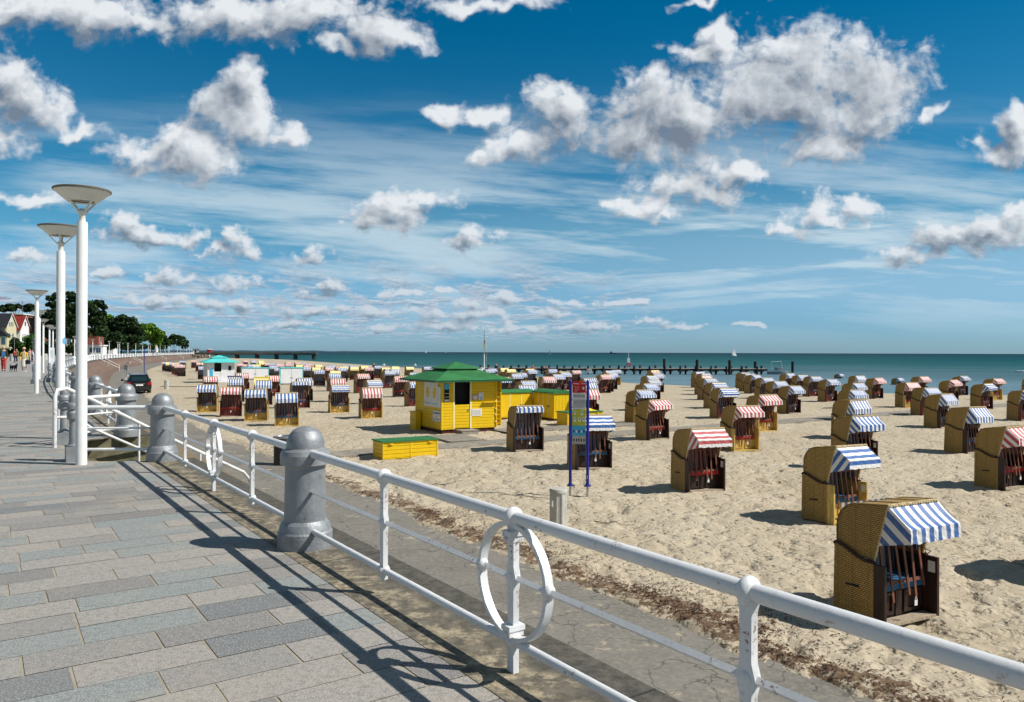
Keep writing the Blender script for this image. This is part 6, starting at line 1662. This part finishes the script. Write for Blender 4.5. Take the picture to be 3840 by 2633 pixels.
def tree(kind, label, clumps, Y, leaf, baseY=0.0, n_per=260, size=.5, group='trees behind the promenade', flat=.7, cat='tree'):
    """clumps: (px, py, r px) seen at distance Y; each is a lumpy blob of leaf faces with real depth"""
    rs = np.random.RandomState(int(clumps[0][0])); cs = []
    for (px, py, rp) in clumps:
        a, s_ = ray(px, py); R_ = rp*Y/F; y = Y+rs.uniform(-.5, .5)*R_*2; cs.append((a*Y, y, EYE-s_*Y, R_))
    tot = sum(c[3]**2 for c in cs); P_ = []; S_ = []
    for c in cs:
        k = max(60, int(n_per*c[3]**1.6))
        d = rs.randn(k, 3); d /= np.linalg.norm(d, axis=1)[:, None]; rad = c[3]*(rs.rand(k)**.35)
        lump = .78+.45*vnoise(d[:, 0]*2.3+c[0], d[:, 2]*2.3+d[:, 1]*1.7)
        P_.append(np.stack([c[0]+d[:, 0]*rad*lump, c[1]+d[:, 1]*rad*lump, c[2]+d[:, 2]*rad*lump*flat], 1)); S_.append(rs.rand(k))
    P_ = np.concatenate(P_); tone = np.concatenate(S_); n = len(P_)
    u = rs.randn(n, 3); u /= np.linalg.norm(u, axis=1)[:, None]; w = np.cross(u, rs.randn(n, 3)); w /= np.linalg.norm(w, axis=1)[:, None]
    sz = size*(.5+rs.rand(n))[:, None]
    vs = np.stack([P_-u*sz*.5, P_+w*sz*.35, P_+u*sz*.5, P_-w*sz*.35], 1).reshape(-1, 3); fs = np.arange(4*n).reshape(-1, 4)
    me = bpy.data.meshes.new('crown'); me.vertices.add(4*n); me.vertices.foreach_set('co', vs.astype(np.float32).ravel()); me.loops.add(4*n); me.loops.foreach_set('vertex_index', fs.ravel().astype(np.int32))
    me.polygons.add(n); me.polygons.foreach_set('loop_start', np.arange(0, 4*n, 4, dtype=np.int32)); me.polygons.foreach_set('loop_total', np.full(n, 4, np.int32)); me.update()
    at = me.attributes.new('tone', 'FLOAT', 'FACE'); at.data.foreach_set('value', (tone > .75).astype(np.float32)*tone.astype(np.float32)); me.materials.append(M[leaf])
    mx = sum(c[0]*c[3] for c in cs)/sum(c[3] for c in cs); my = Y
    r = empty(kind, (mx, my, baseY), 0, label, cat, group)
    o = link('crown', me, r, (-mx, -my, -baseY))
    top = max(c[2] for c in cs); bot = min(c[2] for c in cs)
    q = MB(); tr = max(.08, (top-baseY)*.022); lean = rs.uniform(-.3, .3)
    q.tube([(0, 0, -.3), (lean*.3, 0, (bot-baseY)*.5), (lean, 0, (top-baseY)*.8)], [tr, tr*.8, tr*.3], 7)
    for c in cs[:7]: q.tube([(lean*.5, 0, max(.4, (c[2]-baseY)*.55)), (c[0]-mx, c[1]-my, c[2]-baseY)], [tr*.4, tr*.12], 5)
    q.obj('trunk', M['bark'], r)
    return r
TG = 'trees behind the promenade'
tree('pine_tree', 'tall ragged dark pine behind the two front lamp posts', [(205,1108,20),(188,1120,16),(176,1142,13),(205,1145,26),(250,1103,18),(285,1118,24),(268,1112,15),(232,1140,30),(330,1142,26),(300,1160,40),(370,1138,20),(388,1152,13),(352,1160,30),(375,1175,18),(225,1180,42),(195,1205,34),(270,1195,48),(345,1200,40),(240,1235,46),(310,1245,50),(360,1240,36),(200,1255,34)], 232, 'lf_pine', n_per=180, size=.8, flat=.62)
tree('pine_tree', 'broad rounded dark pine right of the front lamp post', [(450,1196,24),(425,1210,24),(478,1206,24),(400,1235,24),(505,1222,20),(455,1228,42),(420,1252,36),(490,1250,38),(455,1276,46),(520,1245,16),(400,1275,28),(510,1272,26)], 268, 'lf_pine', n_per=170, size=.85, flat=.75)
tree('leafy_tree', 'bright green tree between the tall pine and the rounded pine', [(390,1196,20),(408,1190,16),(375,1212,22),(405,1215,24),(385,1240,26)], 300, 'lf_light', n_per=120, size=.9)
tree('leafy_tree', 'bright spring green tree right of the rounded pine', [(545,1226,18),(560,1222,14),(575,1232,18),(592,1240,16),(605,1252,14),(560,1250,26),(590,1262,20),(545,1262,26),(575,1278,24)], 375, 'lf_light', n_per=90, size=1.1)
tree('leafy_tree', 'dark leafy tree in front of the bright green one', [(598,1262,15),(612,1266,13),(590,1280,18),(620,1282,16),(575,1296,16),(605,1298,20)], 400, 'lf_dark', n_per=90, size=1.0)
tree('leafy_tree', 'dark bushy tree near the far end of the promenade', [(640,1268,10),(655,1262,12),(668,1264,12),(650,1282,17),(632,1290,14),(672,1282,14)], 425, 'lf_dark', n_per=90, size=1.0)
tree('leafy_tree', 'last dark tree at the far end of the tree row', [(685,1270,11),(695,1282,10),(680,1288,14),(700,1296,8),(688,1300,12)], 440, 'lf_dark', n_per=90, size=1.0)
tree('pine_tree', 'flat topped pine group at the left edge behind the houses', [(8,1150,14),(28,1146,14),(48,1150,13),(66,1146,13),(18,1162,18),(56,1160,18),(80,1152,12)], 330, 'lf_pine', n_per=110, size=1.0, flat=.5)
tree('pine_tree', 'flat topped pine behind the third lamp post', [(92,1150,13),(108,1146,13),(124,1150,12),(100,1162,16),(132,1160,10)], 325, 'lf_pine', n_per=110, size=1.0, flat=.5)
SH = 'bushes along the gardens'
for k, (cl, lf, lab) in enumerate([([(60,1278,15),(48,1292,16),(72,1292,16),(60,1308,18)], 'lf_dark', 'dark bush under the cream house'), ([(92,1272,13),(104,1288,15),(86,1298,16),(100,1312,16)], 'lf_mid', 'mid green bush below the white gabled house'),
     ([(120,1262,12),(130,1278,17),(118,1292,15),(132,1304,20)], 'lf_mid', 'tall green bush left of the third lamp post'), ([(20,1322,16),(-10,1326,16),(44,1326,14)], 'lf_dark', 'low clipped hedge at the left edge'), ([(150,1296,15),(160,1312,18),(142,1318,14)], 'lf_dark', 'dark bush behind the third and fifth lamp posts'),
     ([(186,1290,16),(200,1306,20),(176,1314,16),(212,1292,14)], 'lf_dark', 'dark bush left of the second lamp post'), ([(236,1296,20),(250,1312,18),(222,1316,16)], 'lf_dark', 'dark bush between the two front lamp posts'), ([(278,1300,16),(296,1306,18),(262,1312,14),(300,1288,14)], 'lf_dark', 'dark bush between the front lamp posts, right one'),
     ([(76,1324,13),(104,1328,12),(130,1330,12),(60,1330,10)], 'lf_mid', 'low hedge behind the walking couple'), ([(335,1290,18),(352,1300,14),(322,1304,16)], 'lf_dark', 'dark bush right behind the front lamp post'), ([(395,1296,18),(412,1302,16),(378,1306,10)], 'lf_dark', 'dark bush under the rounded pine at its left'),
     ([(440,1298,18),(462,1302,17),(424,1306,12)], 'lf_dark', 'dark bush under the middle of the rounded pine'), ([(500,1298,17),(522,1300,16),(482,1306,12)], 'lf_dark', 'dark bush under the rounded pine at its right'), ([(545,1300,14),(566,1302,13)], 'lf_dark', 'dark bush under the bright green tree')]):
    Yb = 215 if cl[0][0] < 310 else 262+(cl[0][0]-330)*.35
    tree('bush', lab, cl, Yb, lf, n_per=190, size=.7, group=SH, cat='bush', flat=.8)

# ------------------------------------------------------------------ houses
M['cream'] = plain('cream_render', (.62, .56, .36), .8, var=.05); M['hwhite'] = plain('white_render', (.76, .76, .74), .8, var=.04); M['rtile'] = plain('red_roof_tiles', (.22, .018, .012), .7, var=.2, scale=1.5)
M['slate'] = plain('dark_slate_roof', (.018, .020, .026), .6); M['brick'] = plain('red_brick', (.22, .065, .04), .8, var=.15); M['hglass'] = plain('house_window_glass', (.05, .11, .18), .15, spec=.6)
def _bwood(): return _boards('brown_cladding', (.20, .085, .045), .3, 2, .14, .5)
M['clad'] = _bwood()
def house(px, Y, rz, W_, D_, He, Hr, wall, roof, label, base=0.2, wins=(), wins_side=(), extra=None):
    a, _ = ray(px, 1300); r = empty('house', (a*Y, Y, base), rz, label, 'building')
    # ridge along x, gables at +-x; front right corner at the origin
    q = MB(); q.box(-W_, 0, 0, D_, 0, He); 
    if Hr > He: q.prism([(0, He), (D_, He), (D_/2, Hr)], 'x', -W_, 0)
    q.obj('wall', wall, r)
    if Hr > He:
        q = MB(); o_ = .45; t = .16; dz = (Hr-He)/(D_/2)
        for s_ in (0, 1):
            y0 = -o_ if s_ == 0 else D_+o_; z0 = He-o_*dz; ym = D_/2
            q.add([(-W_-.3, y0, z0+.05), (.3, y0, z0+.05), (.3, ym, Hr+.05), (-W_-.3, ym, Hr+.05), (-W_-.3, y0, z0+.05+t), (.3, y0, z0+.05+t), (.3, ym, Hr+.05+t), (-W_-.3, ym, Hr+.05+t)], [(0, 1, 2, 3), (7, 6, 5, 4), (0, 4, 5, 1), (1, 5, 6, 2), (2, 6, 7, 3), (3, 7, 4, 0)])
        rf = q.obj('roof', roof, r)
        q = MB()
        for y0 in (-o_, D_+o_): q.add([(.31, y0, He-o_*dz), (.31, D_/2, Hr), (.31, D_/2, Hr+.32), (.31, y0, He-o_*dz+.32)], [(0, 1, 2, 3)])
        q.obj('verge_board', M['hwhite'], rf)
        MB().box(-W_*.6, -W_*.6+.6, D_/2-.3, D_/2+.3, Hr-.3, Hr+.9).obj('chimney', M['brick'], rf)
    else: MB().box(-W_-.3, .3, -.3, D_+.3, He, He+.35).obj('roof', roof, r)
    for (y, z, w, h) in wins:
        f = MB().box(.01, .05, y-.08, y+w+.08, z-.08, z+h+.08).obj('window', M['hwhite'], r); MB().box(.05, .07, y, y+w/2-.04, z, z+h).box(.05, .07, y+w/2+.04, y+w, z, z+h).obj('pane', M['hglass'], f)
    for (x, z, w, h) in wins_side:
        f = MB().box(x-.08, x+w+.08, -.05, -.01, z-.08, z+h+.08).obj('window', M['hwhite'], r); MB().box(x, x+w/2-.04, -.07, -.05, z, z+h).box(x+w/2+.04, x+w, -.07, -.05, z, z+h).obj('pane', M['hglass'], f)
    return r
h = house(76, 222, radians(12), 5.6, 6.8, 7.6, 11.3, M['hwhite'], M['rtile'], 'white gabled house with a deep red roof and a blue bay window', wins=[(2.9, 8.6, .9, 1.1)], wins_side=[(-4.6, 5.6, 1.0, 1.3), (-2.4, 5.6, 1.0, 1.3), (-4.6, 2.4, 1.0, 1.5)])
MB().box(.05, 1.2, 1.0, 5.6, 3.0, 6.2).obj('bay', M['hwhite'], h); [MB().box(1.2, 1.24, 1.2+.9*i, 1.95+.9*i, 3.6, 5.9).obj('window', M['hglass'], h) for i in range(5)]
MB().box(-5.0, 1.8, -1.4, -.05, 2.6, 2.8).box(-5.0, 1.8, -1.42, -1.36, 2.8, 3.7).obj('balcony', M['hwhite'], h)
h = house(24, 214, radians(12), 9, 6.5, 8.2, 11.6, M['cream'], M['slate'], 'cream house with dark gabled roof at the left edge', wins=[(1.5, 8.2, .6, 1.2), (2.6, 8.2, .6, 1.2), (3.7, 8.2, .6, 1.2), (1.3, 4.2, .9, 2.0), (3.6, 4.2, .9, 2.0)], wins_side=[(-3, 4.4, 1.2, 2), (-6, 4.4, 1.2, 2), (-3, 1.2, 1.2, 2)])
MB().prism([(-3.6, 5.3), (1.4, 5.3), (-1.2, 7.6)], 'y', -2.5, -.1).obj('lean_to_roof', M['slate'], h); MB().box(-3.3, 1.0, -2.3, -.05, 2.3, 5.3).obj('bay', M['cream'], h); MB().box(-3.6, 2.2, -3.2, -2.35, 1.9, 2.3).obj('balcony', M['cream'], h)
for i in range(3): MB().box(-3.0+1.35*i, -2.1+1.35*i, -2.36, -2.31, 3.0, 4.8).obj('window', M['hglass'], h)
house(163, 236, radians(8), 7.0, 8, 11.0, 11.0, M['clad'], M['slate'], 'brown flat roofed house with horizontal cladding behind the third lamp post', wins_side=[(-2.2, 6, 1.2, 1.4), (-2.2, 2.6, 1.2, 1.4)])
house(85, 262, radians(10), 18, 8, 13.6, 13.6, M['brick'], M['hwhite'], 'long reddish flat roofed block behind the gabled houses')
house(184, 275, radians(8), 7.0, 8, 14.0, 14.0, M['gpole'], M['slate'], 'dark flat roofed block just behind the third lamp shade')
house(292, 244, radians(12), 4.5, 6, 6.6, 8.8, M['hwhite'], M['slate'], 'white house glimpsed between the two front lamp posts', wins=[(1.2, 3.6, 1, 1.4), (3.6, 3.6, 1, 1.4)], wins_side=[(-3, 3.4, 1, 1.6)])
h = house(368, 250, radians(12), 4.2, 6, 7.0, 8.0, M['brick'], M['brick'], 'red brick house partly hidden right of the front lamp post', wins=[(1.2, 4, 1, 1.4)])
house(385, 236, radians(12), 4.5, 4, 2.8, 2.8, M['hwhite'], M['hwhite'], 'low white terrace building under the pines right of the front lamp post', wins_side=[(-3.6, .8, 1.4, 1.4), (-1.8, .8, 1.4, 1.4)])
house(425, 290, radians(12), 1.8, 5, 6.0, 6.8, M['hwhite'], M['slate'], 'narrow white house side glimpsed between pine crowns')
a, s_ = ray(10, 1121); Y = 420; z = EYE-s_*Y; r = empty('tower_crane', (a*Y-9, Y, 0), .1, 'jib of a distant tower crane at the left edge of the sky', 'crane')
MB().box(-.6, .6, -.6, .6, 0, z).obj('mast', M['gpole'], r); q = MB(); q.bar((-6, 0, z), (13, 0, z), .25); q.bar((-6, 0, z+1.0), (11, 0, z+1.0), .2)
for i in range(18): q.bar((-6+i, 0, z if i % 2 else z+1), (-5+i, 0, z+1 if i % 2 else z), .12)
q.obj('jib', M['sred'], r)
a, s_ = ray(85, 1128); Y = 256; z = EYE-s_*Y; r = empty('antenna', (a*Y, Y, 13.9), 0, 'thin roof antenna above the flat roofed block', 'antenna'); MB().tube([(0, 0, 0), (0, 0, z-13.9)], .07, 5).obj('pole', M['gpole'], r); MB().bar((-.5, 0, z-14.3), (.5, 0, z-14.3), .06).bar((-.35, 0, z-14.8), (.35, 0, z-14.8), .06).obj('arms', M['gpole'], r)
for k, (px, py) in enumerate(((46, 1354), (126, 1352), (170, 1350))):
    p = G(px, py, 0); tag(MB().lathe([(.32, 0), (.32, .95), (.25, 1.0), (.004, 1.02)], 12).obj('planter_bin', [M['conc']], None, (p.x, p.y, 0)), 'grey round concrete bin beyond the walking people, %s from left' % ORD[k+1], 'bin', 'grey bins on the promenade')
for k, (px, pt_) in enumerate(((54, 1268), (124, 1272))):
    a, s_ = ray(px, pt_); Y = 185; tag(MB().tube([(a*Y, Y, 0), (a*Y, Y, EYE-s_*Y)], .06, 6).lathe([(.3, 0), (.32, .08), (.01, .12)], 8, (a*Y, Y, EYE-s_*Y)).obj('garden_lamp', [M['gpole']]), 'slim grey lamp standing in front of the hedge, %s of two from left' % ORD[k+1], 'lamp', 'slim grey lamps by the hedge')
